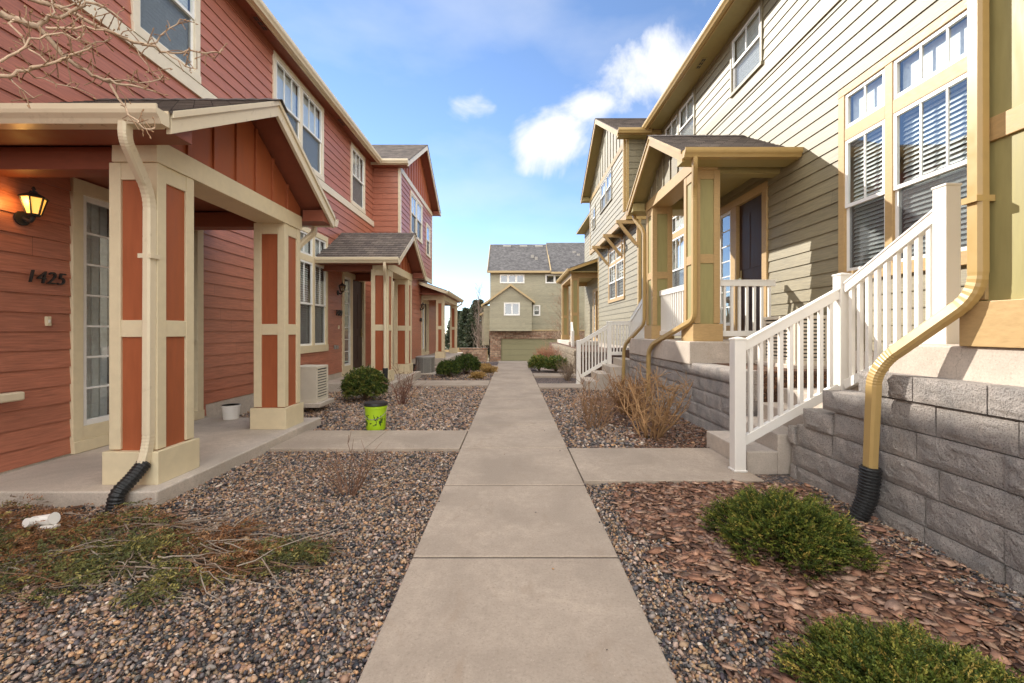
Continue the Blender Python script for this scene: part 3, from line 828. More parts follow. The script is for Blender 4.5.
holes.append(door_set(H1, fL, 11.58, (11.70, 12.2), (12.32, 13.24), 13.36, .14, 'cream', 'door', top=2.8))
w = MB()
siding(w, fL, [(-2.5, .10), (6.45, .10), (6.45, 6.70), (-2.5, 6.70)], holes, .09)
siding(w, fL, [(6.45, .268), (14.2, .268), (14.2, 6.70), (6.45, 6.70)], holes, .09)
# shell : ends, back, floor
w.box(-14.6, -4.52, -2.52, -2.50, 0, 6.8); w.box(-14.6, -14.58, -2.5, 20.4, 0, 6.8); w.box(-14.6, -4.52, 20.4, 20.42, 0, 6.8)
for y in (-2.51, 20.41): w.face([(-14.6, y, 6.8), (-4.3, y, 6.8), (-9.5, y, 8.9)])
w.box(-14.6, -4.56, -2.5, 20.4, -.1, .06)
w.box(-10.3, -3.87, 24.0, 24.02, 0, 3.4); w.box(-10.3, -10.28, 20.4, 24, 0, 5.4)
siding(w, fL, [(20.0, .268), (24.0, .268), (24.0, 3.5), (20.0, 3.5)], [], .09, .65)
WL = w.build('wall', M['red'], H1, recalc=False)
f = MB(); f.fbox(fL, 6.45, 14.2, -.2, .006, -.1, .262); f.fbox(fL, 14.19, 24, .3, .655, -.1, .262); f.fbox(fL, 14.18, 14.25, -.2, .656, -.1, .262); f.fbox(fL, -2.5, 6.449, -.2, .004, -.1, .096)
f.build('foundation', M['conc'], WL)
b = MB(); b.fbox(fL, -2.5, 14.19, .0, .036, 4.69, 4.868); b.fbox(fL, -2.5, 14.19, .0, .03, 6.52, 6.66, 1)
b.build('belly_band', [M['lite'], M['redbrown']], WL, bevel=.004)
hu = window(H1, frame_px(XL + .87), [(15.7, 16.55, 2), (16.65, 17.5, 2)], 4.9, 6.25, 5.6, None, 'lite', (.1, .1, .1), far=True, blind='closed')
hu2 = window(H1, frame_px(XL + .87), [(18.5, 19.2, 1)], 4.6, 5.8, 5.2, None, 'lite', (.09, .09, .09), far=True)
hl = door_set(H1, frame_px(XL + .65), 18.55, (18.66, 19.1), (19.22, 20.0), 20.1, .3, 'cream', 'door', top=2.4, rows=6)
bay(H1, fL, 14.2, 19.8, .87, .65, .268, 3.6, 6.74, 'red', PALR, .09, [hu, hu2], [hl], batten_mat='redpanel')
rf = main_roof(H1, fL, -2.8, 20.6, -2.8, 13.86, .29, 6.76, PALR)
vents(rf, fL, (7.6, 11.2, 4.0), .15, 6.66, 'redbrown')
P1 = gable_porch(H1, fL, 3.63, .08, 1.57, 1.90, 3.33, 3.0, PALR)
P2 = gable_porch(H1, fL, 10.35, .14, 1.57, 1.90, 10.05, 3.02, PALR)
shed_porch(H1, fL, 18.0, 23.8, .66, 1.75, 3.40, 3.02, .2, (18.55, 22.7), 1.6, PALR)
for q in ((10.1, 13.2, .02, 1.75, -.1, .138), (18.2, 23.6, .66, 1.85, -.1, .198)):
    sl = MB(); sl.fbox(fL, *q); sl.build('porch_slab', M['conc'], H1, bevel=.012)
for u in (11.0, 11.0): pass
# downspout of the near porch
ds = downspout(H1, [(-2.87, 3.26, 2.88), (-2.87, 3.26, 2.76), (-2.965, 3.595, 2.45), (-2.975, 3.597, .42), (-2.99, 3.55, .24)], 'creamg', straps=[(-2.975, 3.60, 1.95)])
corrugated(ds, [(-2.985, 3.57, .27), (-3.0, 3.46, .17), (-3.03, 3.37, .10), (-3.05, 3.36, -.06)], .05)
ds = downspout(H1, [(-2.90, 9.98, 2.9), (-2.90, 9.98, 2.75), (-2.985, 10.315, 2.5), (-2.985, 10.317, .45)], 'creamg')
corrugated(ds, [(-2.985, 10.317, .47), (-2.985, 10.31, .2), (-2.98, 10.30, -.05)], .06)
ds = downspout(H1, [(-2.90, 6.44, 2.88), (-2.90, 6.44, 2.78), (-3.02, 6.14, 2.5), (-3.02, 6.12, .4)], 'creamg')
corrugated(ds, [(-3.02, 6.125, .42), (-3.02, 6.14, .2), (-3.0, 6.2, -.05)], .055)
downspout(H1, [(-2.72, 23.7, 2.9), (-2.72, 23.7, 2.8), (-2.95, 23.3, 2.6), (-2.95, 23.1, .2)], 'creamg')
lantern(H1, fL, 4.02, 2.47, True); lantern(H1, fL, 11.3, 2.42, False)
lantern(H1, frame_px(XL + .65), 18.3, 2.35, False)
rotL = Matrix(((0, 0, 1), (1, 0, 0), (0, 1, 0)))     # text x -> +y, y -> +z, normal +x
text_mesh('house_number', '1425', .172, M['iron'], H1, (XL + .034, 4.21, 1.845), rotL, .010, .22, -.001, 1.06)
text_mesh('house_number', '1429', .2, M['iron'], H1, (XL + .034, 11.32, 1.80), rotL, .010, .22, .004, 1.0)
text_mesh('house_number', '1433', .2, M['iron'], H1, (XL + .69, 18.28, 1.8), rotL, .010, .22, .004, 1.0)
m = MB(); m.fbox(fL, 4.225, 4.265, .005, .032, 1.39, 1.48); m.fbox(fL, 4.236, 4.254, .03, .036, 1.42, 1.45, 1); m.build('doorbell', [M['cream'], M['bulb'] if False else M['white']], H1, bevel=.003)
m = MB(); m.fbox(fL, 11.33, 11.37, .005, .032, 1.39, 1.48); m.build('doorbell', M['cream'], H1, bevel=.003)
m = MB(); m.fbox(fL, 3.8, 3.86, .0, .10, .73, .79); m.fbox(fL, 3.70, 3.95, .06, .13, .72, .80); m.build('hose_bib_cover', M['creamg'], H1, bevel=.015)
m = MB(); m.sweep(rounded([(XL, 7.7, .62), (XL + .14, 7.7, .62), (XL + .14, 7.7, .78)], .03), circ(.014, 8)); m.sweep([(XL + .14, 7.66, .80), (XL + .14, 7.74, .80)], circ(.02, 8)); m.fbox(fL, 7.65, 7.75, .0, .03, .57, .67)
m.build('hose_bib', M['redbrown'], H1)
m = MB(); m.fbox(fL, 11.05, 11.13, .01, .04, .88, .98); m.fbox(fL, 11.2, 11.28, .01, .05, .88, .97); m.build('outlet_cover', M['acgrey'], H1, bevel=.006)

# ================================================================== OLIVE HOUSE (right)
fR = frame_nx(XR)
ZF = 1.18
H2 = root('townhouse', (7, 8, 0), 'long olive and beige lap sided terrace with tan trim on the right of the walk', 'building')
holes = []
holes.append(window(H2, fR, [(3.22, 3.82, 2), (3.92, 4.83, 3), (4.93, 5.53, 2)], 2.08, 3.72, 2.9, (3.87, 4.30), 'tan', (.1, .1, .13)))
holes.append(window(H2, fR, [(10.0, 10.6, 2), (10.7, 11.6, 3), (11.7, 12.3, 2)], 2.08, 3.72, 2.9, (3.87, 4.30), 'tan', (.1, .1, .13), blind='curtain'))
holes.append(window(H2, fR, [(7.42, 8.38, 2)], 5.86, 6.85, 6.35, None, 'olive', (.06, .05, .06), blind='closed'))
holes.append(window(H2, fR, [(10.15, 11.05, 2), (11.15, 12.05, 2)], 5.86, 6.85, 6.35, None, 'olive', (.06, .05, .06), blind='closed'))
holes.append(window(H2, fR, [(1.5, 2.4, 2), (.4, 1.3, 2)][::-1], 5.86, 6.85, 6.35, None, 'olive', (.06, .05, .06), blind='closed'))
holes.append(door_set(H2, fR, 7.22, (8.42, 8.92), (7.36, 8.2), 9.05, ZF + .003, 'tan', 'door', top=2.62))
holes.append(door_set(H2, fR, .4, (1.62, 2.1), (.54, 1.4), 2.24, ZF + .003, 'tan', 'door', top=2.62))
holes_far = [door_set(H2, fR, 20.9, (22.2, 22.7), (21.05, 22.0), 22.85, .86, 'tan', 'door', top=2.6)]
w = MB()
siding(w, fR, [(-3, 1.10), (12.7, 1.10), (12.7, 7.0), (-3, 7.0)], holes, 1.05)
siding(w, fR, [(18.7, .86), (25.6, .86), (25.6, 7.0), (18.7, 7.0)], holes_far, 1.05)
w.box(4.22, 14.3, -3.02, -3.0, 0, 7.05); w.box(14.28, 14.3, -3, 25.6, 0, 7.05); w.box(4.22, 14.3, 25.6, 25.62, 0, 7.05)
for y in (-3.01, 25.61): w.face([(14.3, y, 7.05), (4.0, y, 7.05), (9.1, y, 9.2)])
w.box(4.26, 14.3, -3, 25.6, .9, 1.08)
WR = w.build('wall', M['olive'], H2, recalc=False)
f = MB(); f.fbox(fR, -3, 12.69, -.2, .006, -.1, 1.096); f.fbox(fR, 12.7, 18.7, -.2, .556, -.1, .856); f.fbox(fR, 18.71, 25.6, -.2, .006, -.1, .856)
f.build('foundation', M['conc'], WR)
b = MB(); b.fbox(fR, -3, 12.69, .0, .034, 5.56, 5.74)
b.build('belly_band', M['olive'], WR, bevel=.004)
hb = window(H2, frame_nx(XR - .9), [(14.6, 15.45, 2), (15.55, 16.4, 2)], 5.75, 6.72, 6.25, None, 'olive', (.06, .06, .06), far=True, blind='closed')
hb2 = window(H2, frame_nx(XR - .9), [(17.5, 18.0, 1)], 5.5, 6.3, 5.9, None, 'olive', (.06, .06, .06), far=True, blind='closed')
hl = window(H2, frame_nx(XR - .55), [(14.35, 15.4, 3), (15.5, 16.55, 3)], 2.5, 3.72, 3.1, (3.82, 4.25), 'tan', (.1, .1, .12), far=True)
bay(H2, fR, 12.7, 18.7, .9, .55, .862, 4.72, 7.02, 'olive', PALO, 1.05, [hb, hb2], [hl], batten_mat='olive', brackets=True)
rf = main_roof(H2, fR, -3.3, 25.9, -3.3, 12.34, .45, 7.10, PALO)
vents(rf, fR, (6.8, 9.3, 3.4), .22, 7.0, 'oliveb')
PB = gable_porch(H2, fR, 6.8, ZF, 1.39, 1.69, 6.48, 4.0, PALO)
PA = gable_porch(H2, fR, .26, 1.246, 1.39, 1.69, -.04, 4.12, PALO)
shed_porch(H2, fR, 20.2, 25.6, .0, 1.55, 4.78, 4.24, .86, (20.75, 24.6), 1.42, PALO, .36)
for q in ((6.55, 9.95, .02, 1.56, .84, ZF), (-2.5, 3.28, .02, 1.40, .84, 1.245), (20.4, 25.6, .02, 1.6, .1, .858)):
    sl = MB(); sl.fbox(fR, *q); sl.build('porch_slab', M['conc'], H2, bevel=.012)
ds = downspout(H2, [(2.772, 2.62, 3.95), (2.772, 2.62, 1.56), (2.60, 3.06, 1.15), (2.565, 3.12, 1.02), (2.585, 3.18, .33)], 'tang', .085, .07, straps=[(2.772, 2.62, 2.12)])
corrugated(ds, [(2.585, 3.175, .36), (2.575, 3.19, .12), (2.50, 3.22, -.07)], .062)
downspout(H2, [(2.66, 6.42, 3.9), (2.66, 6.42, 3.78), (2.785, 6.74, 3.45), (2.785, 6.745, 1.52), (2.60, 8.15, 1.10), (2.565, 8.3, .95), (2.575, 8.35, .1)], 'tang', .085, .065)
downspout(H2, [(2.66, 9.6, 3.9), (2.66, 9.6, 3.78), (2.785, 9.31, 3.45), (2.785, 9.31, 1.5), (2.60, 10.1, 1.05), (2.58, 10.2, .9), (2.58, 10.25, .1)], 'tang', .085, .065)
# window-side corner board beside the near porch
m = MB(); m.fbox(fR, 3.06, 3.12, .0, .03, 1.2, 4.4); m.build('corner_trim', M['tan'], H2)
lantern(H2, fR, 20.6, 2.9, False)
for uu in (18.9,):
    m = MB(); m.fbox(fR, 12.75, 12.85, .91, .99, 4.8, 6.9); m.build('downspout', M['tang'], H2, bevel=.01)

# ================================================================== FAR HOUSE
YF, ZG = 36.0, -1.55
fF = frame_ny(YF)
H3 = root('townhouse', (3, 40, ZG), 'distant olive house with brick base and garage door at the end of the walk', 'building')
hs = []
hs.append(window(H3, fF, [(-.98, -.40, 1), (-.32, .26, 1), (.34, .92, 1)], 5.3, 5.9, None, None, 'white', (.06, .06, .06), far=True, blind=None))
hs.append(window(H3, fF, [(2.75, 3.4, 1), (3.48, 4.1, 1)], 5.3, 5.9, None, None, 'white', (.06, .06, .06), far=True, blind=None))
hs.append(window(H3, fF, [(1.75, 2.2, 1)], 2.65, 3.4, 3.0, None, 'white', (.07, .07, .07), far=True))
w = MB()
siding(w, fF, [(-1.84, 1.35), (9, 1.35), (9, 6.2), (-1.84, 6.2)], hs, 1.2)
w.box(-1.84, -1.80, YF + .02, YF + 9, ZG, 6.2); w.box(9, 9.02, YF, YF + 9, ZG, 6.2); w.box(-1.8, 9, YF + 9, YF + 9.02, ZG, 6.2)
w.face([(-1.83, YF, 6.2), (-1.83, YF + 9, 6.2), (-1.83, YF + 4.5, 9.1)])
wf = w.build('wall', M['farwall'], H3, recalc=False)
v = MB(); v.box(-1.9, -.95, YF - .08, YF + .4, ZG, .9); v.box(4.0, 9.05, YF - .08, YF + .4, ZG, .9); v.box(-1.9, 9.05, YF - .085, YF + .4, .72, 1.36); v.box(-1.9, -1.845, YF - .08, YF + 9, ZG, 1.36)
v.build('brick_base', M['veneer'], wf)
t = MB(); t.box(-1.92, 9.06, YF - .12, YF + .4, 1.34, 1.44); t.build('base_cap', M['fartan'], wf)
g = MB()
for k in range(5): g.box(-.93, 3.98, YF + .02 - .004 * (k % 2), YF + .06, ZG + k * .46, ZG + k * .46 + .45)
g.build('garage_door', M['garage'], H3, bevel=.008)
# bump-out
BY = YF - .7; fB = frame_ny(BY)
hb = window(H3, fB, [(-.62, -.05, 1), (-.03, .52, 1)], 2.65, 3.55, None, None, 'white', (.07, .07, .07), far=True, blind=None, between=.02)
m = MB()
uc, ua, ub = -.15, -1.84, 1.55
siding(m, fB, [(ua, 1.37), (ub, 1.37), (ub, 3.75), (ua, 3.75)], [hb], 1.2)
m.box(ua, ua + .02, BY + .005, YF, 1.37, 3.78); m.box(ub - .02, ub, BY + .005, YF, 1.37, 3.78); m.box(ua, ub, BY - .02, YF, 1.34, 1.38)
m.prism([(ua, BY, 3.74), (ub, BY, 3.74), (uc, BY, 5.0)], [(ua, YF, 3.74), (ub, YF, 3.74), (uc, YF, 5.0)])
for k in range(1, 9):
    u = ua + (ub - ua) * k / 9; m.box(u - .03, u + .03, BY - .02, BY, 3.75, 3.75 + 1.22 * (1 - abs(u - uc) / 1.7))
bo = m.build('bay_wall', M['farwall'], H3, recalc=False)
m = MB()
for sg in (-1, 1):
    A = [(uc, 5.12), (uc + sg * 1.95, 3.70), (uc + sg * 1.95, 3.54), (uc, 4.94)]
    m.prism([(u, BY - .22, z) for u, z in A], [(u, YF, z) for u, z in A])
m.build('bay_roof', M['fartan'], bo)
sh = MB(); p0 = Vector((-2.05, YF - .35, 6.22)); shingles(sh, p0, Vector((5.15, 0, 0)), Vector((0, 4.9, 3.1)), 1)
sh2 = p0 + Vector((5.15, -.15, -.1)); shingles(sh, sh2, Vector((6.3, 0, 0)), Vector((0, 5.05, 3.35)), 1)
shingles(sh, Vector((-2.05, YF + 9.5, 6.2)), Vector((11.4, 0, 0)), Vector((0, -4.95, 3.1)), 1)
rf = sh.build('roof', M['shingleg'], H3, uv=True, recalc=False)
m = MB()
m.box(-2.06, 3.1, YF - .42, YF - .33, 6.06, 6.22); m.box(3.1, 9.4, YF - .57, YF - .48, 5.96, 6.12)
m.bar((3.1, YF - .42, 6.16), (3.1, YF + 4.5, 9.25), .08, .2); m.bar((-2.05, YF - .4, 6.12), (-2.05, YF + 4.5, 9.2), .06, .2)
m.box(-2.0, 9.3, YF - .35, YF, 6.08, 6.12)
m.build('fascia', M['fartan'], rf)
m = MB()
for x in (-.5, 1.0, 2.4, 3.4, 4.9, 6.4): m.hexa([(x - .35, YF + 4.0, 8.85), (x + .35, YF + 4.0, 8.85), (x + .35, YF + 4.5, 9.05), (x - .35, YF + 4.5, 9.05), (x - .35, YF + 4.0, 9.08), (x + .35, YF + 4.0, 9.08), (x + .35, YF + 4.5, 9.26), (x - .35, YF + 4.5, 9.26)])
for x, k in ((1.6, .45), (1.9, .38), (5.3, .6), (5.6, .5)): m.box(x, x + .25, YF - .35 + 4.9 * k, YF - .35 + 4.9 * k + .25, 6.22 + 3.1 * k, 6.22 + 3.1 * k + .28)
m.build('roof_vent', M['acgrey'], rf)
# small side bays on its left
m = MB(); m.box(-2.9, -2.0, YF + 5.5, YF + 7.5, .0, 2.9); m.build('side_bay', M['farwall'], H3)
m = MB(); m.box(-2.45, -1.845, YF + 1.2, YF + 3.4, .2, 3.5)
so = m.build('side_bay', M['farwall'], H3)
m = MB(); m.hexa([(-2.65, YF + 1.0, 3.4), (-1.85, YF + 1.0, 3.9), (-1.85, YF + 3.6, 3.9), (-2.65, YF + 3.6, 3.4), (-2.65, YF + 1.0, 3.55), (-1.85, YF + 1.0, 4.1), (-1.85, YF + 3.6, 4.1), (-2.65, YF + 3.6, 3.55)])
m.hexa([(-3.1, YF + 5.3, 2.8), (-1.9, YF + 5.3, 3.3), (-1.9, YF + 7.6, 3.3), (-3.1, YF + 7.6, 2.8), (-3.1, YF + 5.3, 2.95), (-1.9, YF + 5.3, 3.5), (-1.9, YF + 7.6, 3.5), (-3.1, YF + 7.6, 2.95)])
m.build('bay_roof', M['fartan'], so)
# ================================================================== GROUND
def hz(x, y):
    # gentle drop beyond the end of the walk
    t = min(1, max(0, (y - 20.0) / 8.0)); t = t * t * (3 - 2 * t)
    return -.055 - 1.5 * t
g = MB()
xs = [-400, -150, -60, -30, -15, -9, -5, -3, -1.2, 0, 1.2, 3, 5, 9, 15, 30, 60, 150, 400]
ys = [-60, -20, -5, 0, 5, 10, 15, 18, 20, 21, 22, 23, 24, 25, 26, 27, 28, 30, 34, 40, 60, 100, 200, 400, 700]
idx = {}
V = [(x, y, hz(x, y)) for y in ys for x in xs]
nx = len(xs)
F = [(j * nx + i, j * nx + i + 1, (j + 1) * nx + i + 1, (j + 1) * nx + i) for j in range(len(ys) - 1) for i in range(nx - 1)]
g.poly(V, F)
for k, fc in enumerate(g.f):
    y = ys[k // (nx - 1)]
    g.m[k] = 1 if y >= 27 else 0
go = g.build('ground', [M['gravel'], M['field']], None, recalc=False); tag(go, kind='structure', label='gravel ground between the two terraces', cat='ground')

p = MB(); y = -1.05
while y < 19.6:
    p.box(-.595, .63, y + .007, y + 1.213, -.09, 0.0); y += 1.22
po = p.build('path', M['path'], None, bevel=.011); tag(po, kind='structure', label='straight concrete walk running between the two terraces', cat='path')
s = MB(); s.box(-.592, .627, -1.05, 19.6, -.10, -.007); so_ = s.build('path_bed', M['joint']); tag(so_, kind='structure', label='dark joints under the walk', cat='path')
for nm, bx, lab in (('side_path', (-2.79, -.603, 5.04, 5.96), 'short concrete walk from the near red porch to the main walk'),
                    ('side_path', (.638, 2.27, 3.96, 5.06), 'short concrete walk from the main walk to the near steps'),
                    ('side_path', (-2.7, -.603, 10.9, 12.0), 'concrete walk leading to the second red porch'),
                    ('side_path', (.638, 1.75, 10.5, 11.3), 'concrete walk leading to the second steps'),
                    ('side_path', (.638, 2.0, 13.1, 14.0), 'concrete walk past the tan block wall'),
                    ('side_path', (-3.0, -.603, 16.2, 17.2), 'far concrete walk before the end porch of the red terrace')):
    m = MB(); a, b_, c, d_ = bx
    n = max(1, round((b_ - a) / 1.1))
    for k in range(n): m.box(a + (b_ - a) * k / n + .003, a + (b_ - a) * (k + 1) / n - .003, c, d_, -.09, -.004)
    o = m.build(nm, M['path'], None, bevel=.007); tag(o, kind='structure', label=lab, cat='path')
m = MB(); m.box(-4.49, -2.79, 3.45, 6.42, -.09, .08)
o = m.build('patio', M['conc'], None, bevel=.012); tag(o, kind='structure', label='concrete porch slab in front of the near red door', cat='patio')
# street beyond
m = MB(); m.box(-80, 80, 29.5, 35.6, -1.6, -1.545); o = m.build('road', M['asphalt']); tag(o, kind='structure', label='alley in front of the garage door', cat='road')
m = MB(); m.box(-60, -2.2, 35.7, 37.2, -1.6, -1.48); o = m.build('pavement', M['conc']); tag(o, kind='structure', label='pale pavement beyond the alley', cat='pavement')
# raised soil behind the block walls
m = MB(); m.box(2.85, 4.22, 5.25, 12.72, -.05, .86); m.box(2.85, 4.22, -2.6, 3.3, -.05, .83); m.box(2.15, 4.25, 13.9, 25.6, -.05, .68)
o = m.build('raised_bed', M['soil']); tag(o, kind='structure', label='raised planting bed behind the block wall', cat='planting bed')

# ------------------------------------------------------------------ stones
PAL = np.array([(.050, .047, .049), (.115, .105, .102), (.22, .185, .165), (.37, .25, .155), (.43, .25, .13), (.43, .31, .24), (.55, .46, .37), (.29, .17, .115), (.33, .265, .22)])
PW = np.array([.17, .13, .12, .17, .10, .12, .04, .09, .06]); PW = PW / PW.sum()
bmi = bmesh.new(); bmesh.ops.create_icosphere(bmi, subdivisions=1, radius=1); ICO_V = np.array([v.co[:] for v in bmi.verts]); ICO_F = np.array([[v.index for v in f.verts] for f in bmi.faces]); bmi.free()
bmi = bmesh.new(); bmesh.ops.create_icosphere(bmi, subdivisions=2, radius=1); ICO2_V = np.array([v.co[:] for v in bmi.verts]); ICO2_F = np.array([[v.index for v in f.verts] for f in bmi.faces]); bmi.free()
def rot_mats(n, tilt=1.0):
    a = rng.uniform(0, 2 * np.pi, n); b = rng.normal(0, .35 * tilt, n); c = rng.normal(0, .35 * tilt, n)
    ca, sa, cb, sb, cc, s_ = np.cos(a), np.sin(a), np.cos(b), np.sin(b), np.cos(c), np.sin(c)
    Z = np.zeros(n); O = np.ones(n)
    Rz = np.stack([ca, -sa, Z, sa, ca, Z, Z, Z, O], -1).reshape(n, 3, 3)
    Rx = np.stack([O, Z, Z, Z, cb, -sb, Z, sb, cb], -1).reshape(n, 3, 3)
    Ry = np.stack([cc, Z, s_, Z, O, Z, -s_, Z, cc], -1).reshape(n, 3, 3)
    return Rz @ Rx @ Ry
def stones(name, P, size, pal, pw, mat, V0=ICO_V, F0=ICO_F, flat=.6, tilt=1.3, label='', sm=False):
    n = len(P); m = len(V0)
    s = size[:, None] * np.stack([rng.uniform(.85, 1.5, n), rng.uniform(.65, 1.05, n), rng.uniform(.4, .8, n) * flat / .6], -1)
    V = V0[None] * (1 + rng.normal(0, .17, (n, m, 1))) * s[:, None, :]
    V = np.einsum('nij,nmj->nmi', rot_mats(n, tilt), V) + P[:, None, :]
    ci = rng.choice(len(pal), n, p=pw)
    c = pal[ci] * rng.uniform(.65, 1.3, (n, 1)) + rng.normal(0, .004, (n, 3)); c = np.clip(c, .015, .8)
    F = (F0[None] + (np.arange(n) * m)[:, None, None]).reshape(-1, F0.shape[1])
    o = np_mesh(name, V.reshape(-1, 3), F, mat, np.repeat(c, m, 0), smooth=sm)
    return tag(o, kind='stuff', label=label, cat='gravel')
def scatter(x0, x1, y0, y1, dens, keep=None):
    n = int((x1 - x0) * (y1 - y0) * dens)
    P = np.stack([rng.uniform(x0, x1, n), rng.uniform(y0, y1, n), np.zeros(n)], -1)
    if keep is not None: P = P[keep(P[:, 0], P[:, 1])]
    return P
def wob(x, y): return .14 * np.sin(3.1 * y + 1.3 * x) + .10 * np.sin(7.3 * y + 2.0 + 3 * x) + .06 * np.sin(15 * y + 9 * x)
def is_mulch(x, y): return (x > 1.12 + .42 * np.clip(2.2 - y, -1, 1) * .0 + wob(x, y) + .12 * np.abs(y - 2.6) * 0) & (x < 2.32 + .8 * wob(y, x)) & (y < 3.98) | ((y > 3.0 - .0) & (y < 3.97) & (x > 1.0 + wob(x, y) * .6) & (x < 2.35))
# left near bed
PL = scatter(-4.5, -.602, .75, 5.03, 6000, lambda x, y: ~((x < -2.80) & (y > 3.46))  & (x > -2.2 * np.maximum(y, .9) * .62 - .55))
PR = scatter(.635, 2.69, .75, 3.95, 6000, lambda x, y: (~is_mulch(x + rng.normal(0, .16, len(x)), y) | (rng.random(len(x)) < .12)) & (x < .9 + 1.3 * y))
P = np.concatenate([PL, PR]); n = len(P)
P[:, 2] = -.045 + rng.uniform(-.012, .014, n)
stones('gravel', P, np.clip(rng.lognormal(math.log(.0080), .36, n), .0040, .020), PAL, PW, M['stone'], label='multicoloured river gravel beside the near walk')
far = np.concatenate([scatter(-3.0, -.602, 5.97, 10.9, 1100), scatter(.635, 2.69, 5.08, 10.5, 900), scatter(-4.5, -3.0, 6.44, 10.0, 900), scatter(-2.9, -.602, 12.0, 16.2, 300)])
n = len(far); far[:, 2] = -.048 + rng.uniform(-.012, .014, n)
PW2 = np.array([.10, .11, .16, .17, .10, .17, .05, .08, .06]); PW2 = PW2 / PW2.sum()
stones('gravel', far, np.clip(rng.lognormal(math.log(.016), .3, n), .008, .03), PAL, PW2, M['stone'], label='brown gravel in the beds further along the walk')
# bigger loose pebbles
Q = scatter(.65, 2.65, 1.0, 3.9, 4); n = len(Q); Q[:, 2] = -.03
Q2 = scatter(-3.2, -.62, 1.0, 5.0, 4, lambda x, y: ~((x < -2.80) & (y > 3.4))); Q2[:, 2] = -.03
Q = np.concatenate([Q, Q2])
stones('gravel', Q, rng.uniform(.017, .026, len(Q)), PAL, PW, M['stone'], ICO2_V, ICO2_F, sm=True, label='larger loose pebbles lying on the gravel')

S1 = scatter(-.59, .625, .9, 9, 9, lambda x, y: (np.abs(np.abs(x - .017) - .6) < .02 + .16 * rng.random(len(x)) ** 3)); S2 = scatter(-.58, .62, .9, 6, 2.2)
S1 = np.concatenate([S1, S2]); S1[:, 2] = .004
stones('gravel', S1, rng.uniform(.003, .009, len(S1)), PAL, PW, M['stone'], label='stray pebbles that rolled onto the concrete walk')
def chips(P, size, cols, name, label):
    n = len(P); k = 6
    ang = np.linspace(0, 2 * np.pi, k, endpoint=False)[None] + rng.normal(0, .22, (n, k))
    r = rng.uniform(.65, 1.15, (n, k)); el = rng.uniform(.35, .8, (n, 1))
    x = np.cos(ang) * r; yy = np.sin(ang) * r * el
    curl = rng.uniform(-.15, .2, (n, 1)) * (x ** 2)
    th = rng.uniform(.05, .11, (n, 1)) * np.ones((1, k))
    top = np.stack([x, yy, curl + th], -1); bot = np.stack([x * .95, yy * .95, curl], -1)
    V = np.concatenate([top, bot], 1) * size[:, None, None]
    V = np.einsum('nij,nmj->nmi', rot_mats(n, .38), V) + P[:, None, :]
    tri = [(0, i, i + 1) for i in range(1, k - 1)] + [(k, k + i + 1, k + i) for i in range(1, k - 1)]
    for i in range(k): j = (i + 1) % k; tri += [(i, k + i, k + j), (i, k + j, j)]
    tri = np.array(tri); F = (tri[None] + (np.arange(n) * 2 * k)[:, None, None]).reshape(-1, 3)
    c = cols[rng.integers(0, len(cols), n)] * rng.uniform(.6, 1.3, (n, 1))
    return tag(np_mesh(name, V.reshape(-1, 3), F, M['chip'], np.repeat(np.clip(c, .01, .7), 2 * k, 0)), kind='stuff', label=label, cat='mulch')
CH = np.array([(.33, .17, .105), (.38, .21, .135), (.25, .13, .085), (.44, .28, .19), (.15, .085, .06), (.34, .22, .16)])
C1 = scatter(.8, 2.68, .8, 3.95, 5200, lambda x, y: is_mulch(x + rng.normal(0, .17, len(x)), y) & (x < .9 + 1.3 * y)); n = len(C1); C1[:, 2] = -.045 + rng.uniform(0, .03, n)
chips(C1, np.clip(rng.lognormal(math.log(.022), .55, n), .007, .06), CH, 'mulch', 'red brown bark chips around the near junipers')
C2 = np.concatenate([scatter(1.0, 2.66, 5.1, 9.0, 1100, lambda x, y: x > 1.5 + wob(x, y)), scatter(-4.4, -2.2, 2.0, 3.4, 350, lambda x, y: (x > -2.0 * y * .62 - .6))])
n = len(C2); C2[:, 2] = -.035 + rng.uniform(0, .02, n)
chips(C2, np.clip(rng.lognormal(math.log(.02), .45, n), .01, .05), CH * .8, 'mulch', 'dark bark chips under the dry shrubs by the block wall')
m = MB(); m.poly([(1.15, .7, -.05), (2.4, .7, -.05), (2.4, 3.95, -.05), (1.15, 3.95, -.05)], [(0, 1, 2, 3)])
o = m.build('soil', M['soil'], None, recalc=False); tag(o, kind='structure', label='dark soil under the bark chips', cat='soil')

